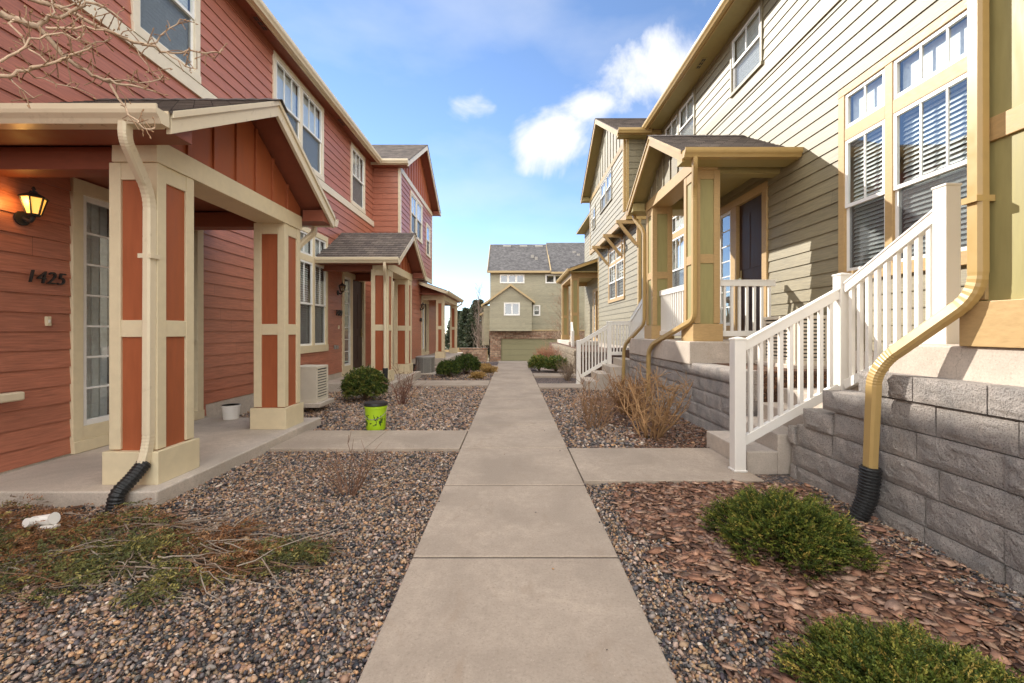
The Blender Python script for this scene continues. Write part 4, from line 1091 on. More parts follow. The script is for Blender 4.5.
# ------------------------------------------------------------------ foliage
def sprays(base, dirs, length, nl, lw, ll, cols, droop=.25, spread=.9, tipk=.5):
    """each spray: axis with nl leaflets (thin quads). returns V,F,C"""
    n = len(base)
    t = (np.arange(nl) + .6) / nl
    d = dirs / np.linalg.norm(dirs, axis=1, keepdims=True)
    up = np.tile(np.array([[0., 0., 1.]]), (n, 1)) + rng.normal(0, .35, (n, 3))
    sx = np.cross(d, up); sx /= np.linalg.norm(sx, axis=1, keepdims=True) + 1e-9
    P = base[:, None, :] + d[:, None, :] * (length[:, None] * t)[:, :, None]
    P[:, :, 2] -= droop * (length[:, None] * t ** 2)
    side = np.where(np.arange(nl) % 2 == 0, 1., -1.)[None, :, None]
    ld = d[:, None, :] * .75 + sx[:, None, :] * side * spread + rng.normal(0, .35, (n, nl, 3))
    ld /= np.linalg.norm(ld, axis=2, keepdims=True)
    wv = np.cross(ld, rng.normal(0, 1, (n, nl, 3))); wv /= np.linalg.norm(wv, axis=2, keepdims=True) + 1e-9
    L = ll * rng.uniform(.7, 1.3, (n, nl, 1)) * (1.15 - .5 * t)[None, :, None]; W = lw * rng.uniform(.7, 1.2, (n, nl, 1))
    q = np.stack([P - wv * W * .35, P + ld * L * .5 + wv * W * .6, P + ld * L, P + ld * L * .5 - wv * W * .6], 2)
    V = q.reshape(-1, 3); F = np.arange(len(V)).reshape(-1, 4)
    c = cols[:, None, None, :] * (1 + tipk * (t[None, :, None, None] - .5)) * rng.uniform(.8, 1.2, (n, nl, 1, 1)) * np.ones((1, 1, 4, 1))
    return V, F, c.reshape(-1, 3)
def merge(L):
    V = []; F = []; C = []; k = 0
    for v, f, c in L: V.append(v); F.append(f + k); C.append(c); k += len(v)
    return np.concatenate(V), np.concatenate(F), np.concatenate(C)
def pickc(n, cols, w): 
    w = np.array(w, float); return np.array(cols)[rng.choice(len(cols), n, p=w / w.sum())]

def twigs(parent, name, stems, mat=None, n=5):
    m = MB()
    V = []; F = []; C = []; k0 = 0
    for pts, r0, r1, col in stems:
        P = [Vector(q) for q in pts]; N = len(P); x = None
        for i, q in enumerate(P):
            d = (P[min(i + 1, N - 1)] - P[max(i - 1, 0)]).normalized()
            if x is None: x = d.orthogonal()
            x = (x - d * x.dot(d)).normalized(); y = d.cross(x); r = r0 + (r1 - r0) * i / (N - 1)
            for j in range(n):
                a = 2 * math.pi * j / n; V.append(q + x * (r * math.cos(a)) + y * (r * math.sin(a))); C.append(col)
        for i in range(N - 1):
            for j in range(n):
                F.append((k0 + i * n + j, k0 + i * n + (j + 1) % n, k0 + (i + 1) * n + (j + 1) % n, k0 + (i + 1) * n + j))
        k0 += N * n
    return np_mesh(name, np.array([v[:] for v in V]), np.array(F), mat or M['twig'], np.array(C), parent=parent, smooth=True)

def wiggle(a, b, n, amp):
    a = Vector(a); b = Vector(b); L = (b - a).length; out = []; o = Vector((0, 0, 0))
    for i in range(n + 1):
        t = i / n; out.append(a.lerp(b, t) + o)
        o = o + Vector((random.gauss(0, amp * L), random.gauss(0, amp * L), random.gauss(0, amp * L)))
    return out

def juniper(loc, rx, ry, h, n, label, seed_cols, wts, ll=.03, spl=.10, lumps=7):
    rt = root('juniper', (loc[0], loc[1], -.05), label, 'shrub', 'low green junipers')
    th = rng.uniform(0, 2 * np.pi, n); u = rng.random(n) ** .55
    lump = 1 + .16 * np.sin(lumps * th + 1.3) * u + .10 * np.sin((lumps + 4) * th + 4 * u)
    rr = u * lump
    x = rx * rr * np.cos(th); y = ry * rr * np.sin(th)
    prof = np.clip(1 - (u ** 3.0), 0, 1) ** .5
    bumps = 1 + .22 * np.sin(9 * x / rx * 1.3 + 2) * np.sin(8 * y / ry + 1) + .12 * np.sin(17 * x / rx) * np.sin(15 * y / ry)
    z = (h - .05) * prof * bumps * rng.uniform(.45, 1.0, n) ** .5
    B = np.stack([loc[0] + x, loc[1] + y, -.05 + .02 + z * .86], -1)
    swirl = rng.normal(0, .28, (n, 3)) + .25 * np.stack([np.sin(23 * x + 5), np.cos(21 * y + 2), np.zeros(n)], -1)
    D = np.stack([np.cos(th) * (.3 + .5 * u), np.sin(th) * (.3 + .5 * u), .8 - .2 * u], -1) + swirl
    D[:, 2] = np.abs(D[:, 2]) * .8 + .1
    V, F, C = sprays(B, D, rng.uniform(.6, 1.25, n) * spl, 24, ll * .26, ll, pickc(n, seed_cols, wts), .10, .5, 1.3)
    np_mesh('foliage', V, F, M['leaf'], C, parent=rt)
    st = []
    for k in range(60):
        a = random.uniform(0, 6.28); q = random.uniform(.4, .9)
        st.append((wiggle((loc[0] + random.uniform(-.08, .08), loc[1] + random.uniform(-.08, .08), -.05), (loc[0] + rx * q * math.cos(a), loc[1] + ry * q * math.sin(a), -.05 + h * random.uniform(.2, .75) * (1 - q * .5)), 6, .03), .006, .002, (.14, .085, .05)))
    twigs(rt, 'stem', st)
    return rt
GR = [(.065, .09, .014), (.11, .13, .02), (.20, .19, .035), (.035, .055, .010), (.30, .22, .05)]
juniper((1.72, 2.79), .355, .35, .32, 4600, 'rounded green juniper beside the black drain tube and block wall', GR, [4, 4, 2.2, 3, .8], .017, .095)
juniper((1.47, 1.60), .34, .28, .18, 3900, 'low green juniper nearest the camera at the lower right', GR, [4, 4, 2.6, 3, 1.1], .017, .095)

def round_shrub(loc, r, h, n, label, cols, wts, name='shrub', ll=.03, grp=None, spl=.08, z0=-.05):
    rt = root(name, (loc[0], loc[1], z0), label, 'shrub', grp)
    ct = rng.uniform(-.35, 1, n); th = rng.uniform(0, 2 * np.pi, n); st = np.sqrt(1 - ct ** 2)
    N = np.stack([st * np.cos(th), st * np.sin(th), ct], -1)
    lump = 1 + .10 * np.sin(5 * th + 3 * ct) + .08 * np.sin(9 * th - 7 * ct)
    rad = lump * rng.uniform(.55, 1.0, n) ** .5
    B = np.stack([loc[0] + r * rad * N[:, 0] * .92, loc[1] + r * rad * N[:, 1] * .92, z0 + h * .42 + h * .52 * rad * N[:, 2]], -1)
    D = N + rng.normal(0, .5, (n, 3)); D[:, 2] += .35
    V, F, C = sprays(B, D, rng.uniform(.6, 1.3, n) * spl, 9, ll * .4, ll, pickc(n, cols, wts), .1, .9)
    np_mesh('foliage', V, F, M['leaf'], C, parent=rt)
    s = []
    for k in range(22):
        a = random.uniform(0, 6.28); q = random.uniform(.3, .8)
        s.append((wiggle((loc[0], loc[1], z0), (loc[0] + r * q * math.cos(a), loc[1] + r * q * math.sin(a), z0 + h * random.uniform(.3, .8)), 5, .03), .010, .003, (.16, .1, .06)))
    twigs(rt, 'stem', s)
    return rt
EV = [(.07, .11, .022), (.11, .145, .025), (.20, .19, .04), (.045, .07, .018)]
round_shrub((-2.95, 8.75), .41, .64, 2600, 'dense round evergreen shrub behind the lime bucket', EV, [3, 3, 2.2, 2], ll=.04)
round_shrub((-1.95, 13.4), .34, .46, 1000, 'small dark round shrub in front of the grey condenser', EV, [3, 3, .3, 4], ll=.05)
round_shrub((-1.50, 14.3), .42, .62, 1200, 'dark round shrub at the corner by the end porch of the red terrace', EV, [3, 2, .2, 4], ll=.05)
round_shrub((.93, 15.4), .35, .52, 900, 'yellow green shrub at the walk end, left of its pair', EV, [2, 4, 3, 1], ll=.05)
round_shrub((1.48, 15.0), .40, .52, 900, 'green shrub beside the tan block wall, right of its pair', EV, [3, 4, 2, 1], ll=.05)
TF = [(.42, .27, .09), (.50, .35, .14), (.36, .22, .08)]
for (x, y, r, h, lab) in ((-1.02, 12.9, .20, .26, 'golden dry grass tuft closest to the side walk'), (-.78, 14.6, .25, .34, 'golden dry grass tuft touching the main walk'), (-1.05, 15.6, .25, .36, 'golden dry grass tuft behind the dark shrub')):
    rt = root('grass_tuft', (x, y, -.05), lab, 'grass', 'dry grass tufts')
    n = 260; th = rng.uniform(0, 6.28, n)
    B = np.stack([x + .25 * r * np.cos(th), y + .25 * r * np.sin(th), np.full(n, -.05)], -1)
    D = np.stack([np.cos(th) * .6, np.sin(th) * .6, np.ones(n)], -1) + rng.normal(0, .3, (n, 3)); D[:, 2] = np.abs(D[:, 2])
    V, F, C = sprays(B, D, rng.uniform(.7, 1.1, n) * h, 8, .012, .10, pickc(n, TF, [1, 1, 1]), .35, .25)
    np_mesh('blades', V, F, M['leaf'], C, parent=rt)

def bare_shrub(loc, r, h, n, label, col, sub=4, th=.006, name='bare_shrub', grp=None, z0=-.05, spread=.15, amp=.022):
    rt = root(name, (loc[0], loc[1], z0), label, 'shrub', grp)
    st = []
    for k in range(n):
        a = random.uniform(0, 6.28); q = random.uniform(.1, 1) ** .6; hh = h * random.uniform(.55, 1.0) * (1.08 - .35 * q)
        b0 = (loc[0] + spread * r * math.cos(a) * q, loc[1] + spread * r * math.sin(a) * q, z0)
        b1 = (loc[0] + r * q * math.cos(a), loc[1] + r * q * math.sin(a), z0 + hh)
        P = wiggle(b0, b1, 7, amp); kf = random.uniform(.7, 1.3); c = tuple(v * kf for v in col)
        st.append((P, th * random.uniform(.7, 1.2), th * .35, c))
        for j in range(sub):
            i = random.randint(2, 6); q0 = P[i]
            e = q0 + Vector((random.gauss(0, .7), random.gauss(0, .7), random.uniform(.2, 1.1))).normalized() * random.uniform(.10, .32) * h
            st.append((wiggle(q0, e, 4, .03), th * .5, th * .2, c))
    twigs(rt, 'branch', st)
    return rt
DRY = (.36, .215, .105)
bare_shrub((1.80, 5.75), .66, 1.06, 24, 'large tan leafless shrub against the block wall', DRY, 9, .0125, spread=.28, amp=.034, grp='dry shrubs by the block wall')
bare_shrub((1.16, 6.35), .40, .80, 22, 'finer tan leafless shrub close to the main walk', (.32, .19, .105), 9, .008, spread=.35, amp=.036, grp='dry shrubs by the block wall')
bare_shrub((1.95, 7.2), .5, .9, 45, 'leafless shrub behind the two front dry shrubs', (.28, .15, .07), 8, .009, spread=.3, amp=.035, grp='dry shrubs by the block wall')
bare_shrub((1.55, 12.4), .4, .75, 60, 'thin grey leafless shrub between the two far side walks', (.30, .22, .15), 5, .005)
bare_shrub((1.35, 16.6), .6, .95, 240, 'reddish dry twiggy bush behind the green shrubs', (.40, .21, .13), 6, .006)
bare_shrub((-2.08, 8.3), .46, .85, 16, 'sparse red brown leafless shrub behind the lime bucket', (.20, .10, .07), 7, .0075, amp=.03)
bare_shrub((-1.38, 3.72), .30, .56, 15, 'sparse leafless twigs standing in the near left gravel', (.20, .11, .07), 5, .0052, amp=.03)

# creeping half-dead juniper
rt = root('creeping_juniper', (-2.3, 2.7, -.05), 'sprawling half dead brown and green ground juniper in the left gravel', 'shrub')
n = 4700
ax = rng.random(n) ** .9; X = -3.9 + 2.75 * ax
yc = 2.54 + .20 * ax + .1 * np.sin(5 * ax); hw = (.82 - .68 * ax ** 1.4) * (1 + .3 * np.sin(19 * ax) + .2 * np.sin(37 * ax))
Y = yc + hw * rng.uniform(-1, 1, n) * rng.random(n) ** .25
hgt = .15 * (1 - .45 * ax) * (1 - ((Y - yc) / (hw + .02)) ** 2 * .8).clip(.1, 1) * (1 + .4 * np.sin(8 * X + 3) * np.sin(9 * Y))
keep = ~((X < -2.75) & (Y > 3.38)) & ~((np.sin(7.1 * X + 1) * np.sin(6.3 * Y + 2) > .62) & (rng.random(n) < .75)) & (rng.random(n) < 1 - .72 * ax ** 1.5)
X, Y, hgt, ax = X[keep], Y[keep], hgt[keep], ax[keep]; n = len(X)
B = np.stack([X, Y, -.045 + np.clip(hgt, .01, .3) * rng.uniform(.2, 1, n)], -1)
D = np.stack([rng.uniform(.2, 1.1, n), rng.normal(-.1, .5, n), rng.uniform(.0, .35, n)], -1)
brown = .35 + .35 * np.sin(5.6 * X + 4.2 * Y + .5) + .9 * (Y - 2.62) + rng.normal(0, .30, n) + .30 * ax
CG = pickc(n, [(.12, .13, .045), (.17, .17, .055), (.32, .27, .08), (.09, .10, .04)], [3, 3, 3, 3]); CB = pickc(n, [(.32, .15, .065), (.24, .11, .05), (.42, .23, .11), (.17, .10, .055)], [3, 3, 2, 2])
C0 = np.where((brown > .66)[:, None], CB, CG)
V, F, C = sprays(B, D, rng.uniform(.6, 1.3, n) * .10, 13, .0065, .028, C0, .25, .75)
np_mesh('foliage', V, F, M['leaf'], C, parent=rt)
st = []
for k in range(120):
    a = random.random() ** .8; x0 = -3.7 + 2.3 * a; y0 = 2.65 + random.uniform(-.6, .6) * (1 - .6 * a); L = random.uniform(.25, .8)
    an = random.gauss(-.05, .45)
    st.append((wiggle((x0, y0, -.02 + random.uniform(0, .08)), (x0 + L * math.cos(an), y0 + L * math.sin(an), -.03 + random.uniform(0, .09)), 8, .018), random.uniform(.003, .006), .0015, random.choice([(.26, .20, .15), (.34, .28, .22), (.18, .11, .07)])))
twigs(rt, 'stem', st)
SUN_E, SKY_S, EXPOSURE = 2.5, .083, 1.68
CLOUD_C = (4.2, 4.25, 4.4, 1)
FILL_BANK_C = (14.2, 13.9, 13.5, 1)  # radiance of the added cloud bank that lifts the shaded side
CLOUDS = [(650, 72, .21, .1, .95), (545, 138, .18, .1, .92), (590, 118, .16, .1, .85), (467, 112, .10, .1, .82), (770, -150, .3, .2, .9)]
# ================================================================== BLOCK WALLS
from mathutils import noise as mnoise
def block_wall(name, label, x, ya, yb, tops, bl=.45, ch=.2, depth=.25, z0=-.13, res=(9, 5), amp=.016, mat='block', cap=True):
    """face towards -x at x ; tops(y)-> number of courses"""
    mb = MB(); rnd = random.Random(5)
    nmax = max(tops(ya + (yb - ya) * k / 50) for k in range(51))
    for c in range(nmax):
        y = ya - (bl / 2 if c % 2 else 0) ; zc = z0 + c * ch
        while y < yb - .01:
            L = bl * rnd.choice([1, 1, 1, .8, 1.15])
            a, b = max(y, ya), min(y + L, yb); y += L
            if b - a < .06: continue
            if tops((a + b) / 2) <= c: continue
            iscap = cap and tops((a + b) / 2) == c + 1
            g = .004; a += g; b -= g; za = zc + .003; zb = zc + ch - .004
            if iscap: zb = zc + ch * .82
            nx_, nz = res; pts = []; off = rnd.uniform(0, 50); px = x - (.02 if iscap else rnd.uniform(-.006, .006)); tl = rnd.uniform(-.012, .012)
            for j in range(nz + 1):
                for i in range(nx_ + 1):
                    s, t = i / nx_, j / nz
                    ed = min(s, 1 - s, t * .6, (1 - t) * .6); ed = min(1, ed / .12)
                    d = mnoise.fractal(Vector((s * 6 + off, t * 2.8, off)), .75, 2.1, 4) * amp * 1.5 + amp * .7 * ed + tl * (s - .5)
                    pts.append((px - d * (.25 + .75 * ed) + .008 * (1 - ed), a + (b - a) * s, za + (zb - za) * t))
            fs = [(j * (nx_ + 1) + i, j * (nx_ + 1) + i + 1, (j + 1) * (nx_ + 1) + i + 1, (j + 1) * (nx_ + 1) + i) for j in range(nz) for i in range(nx_)]
            mb.poly(pts, fs)
            # other faces
            W = nx_ + 1; low = [pts[i] for i in range(W)]; top = [pts[nz * W + i] for i in range(W)]
            xb = x + depth
            mb.poly(top + [(xb, b, zb), (xb, a, zb)], [tuple(range(W + 2))])
            mb.poly(low + [(xb, b, za), (xb, a, za)], [tuple(range(W + 2))])
            for s in (0, nx_):
                col = [pts[j * W + s] for j in range(nz + 1)]; yy = col[0][1]
                mb.poly(col + [(xb, yy, zb), (xb, yy, za)], [tuple(range(nz + 3))])
    mb.box(x + .03, x + depth + .05, ya + .01, yb - .01, -.2, z0 + ch * .5)
    o = mb.build(name, M[mat], None, org=(x, ya, 0), smooth=False)
    return tag(o, label, 'wall', 'split block retaining walls')
block_wall('retaining_wall', 'grey split block retaining wall beside the near junipers and drain tube', 2.67, -1.4, 4.24,
           lambda y: 6 if y < 3.52 else 5 if y < 3.78 else 4 if y < 3.98 else 3, bl=.46, res=(18, 9), amp=.0045)
block_wall('retaining_wall', 'grey split block retaining wall behind the dry shrubs', 2.68, 5.22, 10.2, lambda y: 5 if y < 9.9 else 4, z0=-.1, res=(10, 6), amp=.005)
block_wall('retaining_wall', 'sunlit tan block wall below the farthest olive porch', 1.97, 13.95, 22, lambda y: 4, z0=-.05, res=(5, 4), amp=.006, mat='blocktan')
# loose block stack at the foot of the stairs is part of the wall end

# ================================================================== STEPS
def steps(name, label, boxes):
    m = MB()
    for b in boxes: m.box(*b)
    o = m.build(name, M['conc'], None, org=((boxes[0][0]), boxes[0][2], 0), bevel=.012)
    return tag(o, label, 'steps', 'concrete porch steps')
bx = []
for k, x in enumerate((2.28, 2.58, 2.88, 3.18)):
    bx.append((x, x + .302 if k < 3 else 4.18, 4.275, 5.18, -.06, .168 * (k + 1)))
for k, y in enumerate((4.27, 3.97, 3.67)):
    bx.append((3.26, 4.18, y - .302 + (.0 if k < 2 else -.08), y, -.05, .672 + .168 * (k + 1)))
bx[-1] = (3.26, 4.18, 3.29, 3.67, -.05, 1.176)
steps('concrete_steps', 'concrete steps with a landing beside the near white railing', bx)
bx = []
for k, x in enumerate((1.72, 2.0, 2.28, 2.56)):
    bx.append((x, x + .282 if k < 3 else 4.18, 10.32, 11.25, -.06, .168 * (k + 1)))
for k, y in enumerate((10.32, 10.2, 10.08)):
    bx.append((3.05, 4.18, y - .122 if k < 2 else 9.96, y, .6, .672 + .168 * (k + 1)))
steps('concrete_steps', 'concrete steps behind the second white railing', bx)

# ================================================================== RAILINGS
def post(m, x, y, z0, z1, s=.108):
    h = s / 2
    m.box(x - h, x + h, y - h, y + h, z0, z1 - .02)
    m.box(x - h - .006, x + h + .006, y - h - .006, y + h + .006, z1 - .022, z1 - .004)
    c = [(x - h, y - h, z1 - .004), (x + h, y - h, z1 - .004), (x + h, y + h, z1 - .004), (x - h, y + h, z1 - .004)]
    m.poly(c + [(x, y, z1 + .012)], [(0, 1, 4), (1, 2, 4), (2, 3, 4), (3, 0, 4)])
    m.box(x - h - .01, x + h + .01, y - h - .01, y + h + .01, z0, z0 + .02)
def rail_bay(rt, a, b, low, high, nb, sz=.036):
    """a,b base points (on the nosing line); rails at +low,+high"""
    a = Vector(a); b = Vector(b); d = b - a
    up = Vector((0, 0, 1))
    t = MB(); t.bar(a + up * high, b + up * high, .06, .085); t.bar(a + up * (high + .048), b + up * (high + .048), .072, .018); t.build('top_rail', M['white'], rt, bevel=.004)
    t = MB(); t.bar(a + up * low, b + up * low, .055, .085); t.build('bottom_rail', M['white'], rt, bevel=.004)
    for k in range(nb):
        q = a + d * ((k + .75) / (nb + .5)); m = MB()
        m.box(q.x - sz / 2, q.x + sz / 2, q.y - sz / 2, q.y + sz / 2, q.z + low + .02, q.z + high - .02)
        m.build('baluster', M['white'], rt)
def railing(label, org, posts, bays, grp='white vinyl railings'):
    rt = root('white_railing', org, label, 'railing', grp)
    for q in posts:
        m = MB(); post(m, *q); m.build('post', M['white'], rt, bevel=.005)
    for q in bays: rail_bay(rt, *q)
    return rt
railing('white stair railing with three posts climbing from the near side walk', (2.17, 4.24, 0),
        [(2.17, 4.24, -.004, 1.275), (3.22, 4.30, .15, 1.90), (3.205, 3.25, 1.18, 2.42)],
        [((2.225, 4.25, .26), (3.17, 4.29, .77), .02, .93, 9), ((3.22, 4.245, .80), (3.207, 3.305, 1.27), .02, .945, 9)])
railing('white level railing on the near side of the second olive porch', (3.2, 6.86, ZF),
        [], [((3.215, 6.86, ZF), (4.09, 6.86, ZF), .12, .90, 7), ])
railing('white level railing between the piers of the second olive porch', (2.95, 8.0, ZF),
        [], [((2.97, 7.23, ZF), (2.97, 8.82, ZF), .12, .90, 14)])
railing('white stair railing climbing beside the dry shrubs to the second olive porch', (1.68, 10.9, 0),
        [(1.68, 11.2, -.004, 1.10), (2.46, 11.2, .45, 1.58), (3.02, 11.2, .67, 1.60), (3.02, 9.9, 1.18, 2.18)],
        [((1.735, 11.2, .18), (2.405, 11.2, .58), .0, .86, 8), ((2.515, 11.2, .67), (2.965, 11.2, .67), .1, .86, 5), ((3.02, 11.14, .70), (3.02, 9.955, 1.18), .03, .93, 12)])
railing('short white railing at the farthest olive porch', (2.2, 16.0, 0),
        [(2.55, 18.6, .0, 1.35), (2.75, 20.4, .68, 1.75)], [((2.56, 18.66, .25), (2.74, 20.34, .75), .05, .95, 12)])

# ================================================================== AC UNITS
def ac_box(name, loc, w, d, h, label, z0, solid=False):
    """louvred box; w along x, d along y"""
    x, y = loc
    rt = root(name, (x, y, z0), label, 'air conditioner', 'outdoor air conditioners')
    m = MB(); m.box(x - w / 2 + .02, x + w / 2 - .02, y - d / 2 + .02, y + d / 2 - .02, z0 + .06, z0 + h - .03); m.build('coil', M['acdark'], rt)
    m = MB()
    m.box(x - w / 2, x + w / 2, y - d / 2, y + d / 2, z0 + h - .045, z0 + h); m.box(x - w / 2, x + w / 2, y - d / 2, y + d / 2, z0 + .05, z0 + .10)
    for sx in (-1, 1):
        for sy in (-1, 1):
            cx, cy = x + sx * (w / 2 - .022), y + sy * (d / 2 - .022)
            m.box(cx - .022, cx + .022, cy - .022, cy + .022, z0 + .10, z0 + h - .045)
    if solid: m.box(x - w / 2 + .04, x + w / 2 - .04, y - d / 2 + .002, y - d / 2 + .016, z0 + .09, z0 + h - .04)
    m.build('cabinet', M['ac'], rt, bevel=.006)
    l = MB(); n = 11
    for k in range(n):
        z = z0 + .12 + (h - .2) * k / (n - 1)
        for sx in (-1, 1): l.box(x + sx * (w / 2 - .01) - .006, x + sx * (w / 2 - .01) + .006, y - d / 2 + .045, y + d / 2 - .045, z - .014, z + .014)
        for sy in ((1,) if solid else (-1, 1)): l.box(x - w / 2 + .045, x + w / 2 - .045, y + sy * (d / 2 - .01) - .006, y + sy * (d / 2 - .01) + .006, z - .014, z + .014)
    l.build('louvre', M['ac'], rt)
    m = MB(); m.box(x - w / 2 - .08, x + w / 2 + .08, y - d / 2 - .08, y + d / 2 + .08, z0 - .02, z0 + .05); m.build('pad', M['conc'], rt, bevel=.01)
    return rt
def ac_round(loc, r, h, label, z0=-.05):
    x, y = loc; rt = root('air_conditioner', (x, y, z0), label, 'air conditioner', 'outdoor air conditioners')
    m = MB(); m.sweep([(x, y, z0 + .05), (x, y, z0 + h - .08)], circ(r - .02, 24), up=(1, 0, 0)); m.build('coil', M['acdark'], rt)
    m = MB()
    for k in range(13):
        z = z0 + .08 + (h - .18) * k / 12; m.sweep([(x, y, z - .012), (x, y, z + .012)], circ(r, 24), up=(1, 0, 0))
    for k in range(8):
        a = k * math.pi / 4; m.sweep([(x + r * math.cos(a), y + r * math.sin(a), z0 + .04), (x + r * math.cos(a), y + r * math.sin(a), z0 + h - .06)], circ(.015, 6), up=(1, 0, 0))
    m.build('louvre', M['acgrey'], rt)
    m = MB(); m.sweep([(x, y, z0 + h - .08), (x, y, z0 + h - .03), (x, y, z0 + h)], circ(r + .012, 24), scale=[1, 1, .8], up=(1, 0, 0)); m.build('cabinet', M['acgrey'], rt)
    m = MB(); m.box(x - r - .1, x + r + .1, y - r - .1, y + r + .1, z0, z0 + .05); m.build('pad', M['conc'], rt, bevel=.01)
ac_box('air_conditioner', (-3.5, 7.63), .42, .46, .66, 'cream louvred air conditioner behind the second near porch pier', .08, True)
ac_box('air_conditioner', (3.83, 5.98), .44, .72, .68, 'cream louvred air conditioner behind the near white stair railing', .86)
ac_round((-2.85, 14.35), .30, .58, 'grey round air conditioner before the end porch')
m = MB(); m.box(-3.3, -3.05, 14.3, 14.6, -.05, .25); m.box(-3.28, -3.07, 14.28, 14.3, .0, .2)
o = m.build('utility_box', M['iron'], None, org=(-3.17, 14.45, -.05), bevel=.01); tag(o, 'small dark utility box beside the grey round air conditioner', 'utility box')

# ================================================================== BUCKET AND SMALL THINGS
rt = root('bucket', (-1.91, 6.15, -.03), 'lime green plastic bucket with dark print, black lid and wire handle', 'bucket')
x, y, z = -1.91, 6.15, -.03
m = MB(); m.sweep([(x, y, z), (x, y, z + .015), (x, y, z + .30), (x, y, z + .302), (x, y, z + .33), (x, y, z + .335)], circ(.148, 32), scale=[.86, .88, 1.0, 1.05, 1.05, 1.0], up=(1, 0, 0)); m.build('body', M['lime'], rt, smooth=False)
m = MB(); m.sweep([(x, y, z + .336), (x, y, z + .348), (x, y, z + .375), (x, y, z + .378), (x, y, z + .366)], circ(.16, 32), scale=[1, 1.02, 1.0, .93, .88], up=(1, 0, 0)); m.build('lid', M['black'], rt)
m = MB(); m.sweep([(x + .163 * math.cos(t), y - .163 * abs(math.sin(t)) * .35 - .10 * math.sin(t), z + .29 - .13 * math.sin(t)) for t in [math.pi * k / 14 for k in range(15)]], circ(.004, 6)); m.build('handle', M['acgrey'], rt)

rt = root('pot', (-4.05, 6.33, .08), 'small white plastic pot standing by the red wall between porch piers', 'pot')
x, y, z = -4.05, 6.33, .08
m = MB(); m.sweep([(x, y, z), (x, y, z + .17), (x, y, z + .171), (x, y, z + .20), (x, y, z + .20), (x, y, z + .05)], circ(.115, 24), scale=[.86, 1, 1.06, 1.06, .98, .9], up=(1, 0, 0)); m.build('body', M['white'], rt)
# white fitting lying on the juniper
rt = root('pipe_fitting', (-3.13, 2.93, .0), 'broken white plastic pipe fitting lying on the brown juniper', 'plastic scrap')
x, y, z = -3.13, 2.93, .06
m = MB(); m.sweep([(x - .07, y, z), (x - .06, y, z + .01), (x + .05, y + .01, z + .025), (x + .07, y + .01, z + .03)], circ(.034, 14), scale=[.85, 1, 1, 1.15]); m.build('pipe', M['white'], rt)
m = MB(); m.sweep([(x - .02, y - .02, z + .02), (x - .03, y - .075, z + .035)], circ(.028, 12)); m.box(x + .02, x + .11, y - .05, y + .01, z - .02, z - .008); m.build('branch_socket', M['white'], rt)

# utility box at walk end
rt = root('transformer_box', (.02, 22.5, -.35), 'low pale green utility cabinet at the end of the walk', 'utility box')
m = MB(); m.box(-.72, .10, 22.2, 22.9, -.6, -.28); m.build('cabinet', M['greenbox'], rt, bevel=.02)
m = MB(); m.hexa([(-.74, 22.18, -.28), (.12, 22.18, -.28), (.12, 22.92, -.28), (-.74, 22.92, -.28), (-.70, 22.24, -.22), (.08, 22.24, -.22), (.08, 22.9, -.22), (-.70, 22.9, -.22)]); m.box(-.5, -.40, 22.19, 22.2, -.52, -.38); m.build('lid', M['greenbox'], rt, bevel=.01)

# ================================================================== TREES
def conifer(loc, h, r, label, z0, n=1500):
    rt = root('conifer', (loc[0], loc[1], z0), label, 'tree', 'dark conifers beyond the alley')
    m = MB(); m.sweep([(loc[0], loc[1], z0), (loc[0], loc[1], z0 + h * .95)], circ(.16, 8), scale=[1, .15], up=(1, 0, 0)); m.build('trunk', M['bark'], rt)
    t = rng.random(n) ** .8; th = rng.uniform(0, 6.28, n)
    rad = r * (1 - t) ** .75 * (1 + .25 * np.sin(6 * th + 11 * t)) * rng.uniform(.35, 1, n) ** .6 + .05
    B = np.stack([loc[0] + rad * np.cos(th), loc[1] + rad * np.sin(th), z0 + .3 + t * (h - .4)], -1)
    D = np.stack([np.cos(th), np.sin(th), rng.normal(.1, .3, n)], -1)
    V, F, C = sprays(B, D, rng.uniform(.5, 1.1, n) * .55, 9, .09, .28, pickc(n, [(.03, .045, .022), (.05, .06, .03), (.07, .07, .04)], [3, 3, 1]), .3, .8)
    np_mesh('crown', V, F, M['leaf'], C, parent=rt)
for (x, y, h, r, lab) in ((-5.3, 52, 5.6, 1.7, 'dark conifer nearest the red porch corner'), (-3.9, 50, 6.4, 1.7, 'tallest dark conifer beyond the alley'), (-6.9, 55, 5.4, 1.9, 'dark conifer hidden mostly by the red terrace'), (-2.9, 54, 5.6, 1.5, 'dark conifer beside the distant olive house')):
    conifer((x, y), h, r, lab, -1.55)
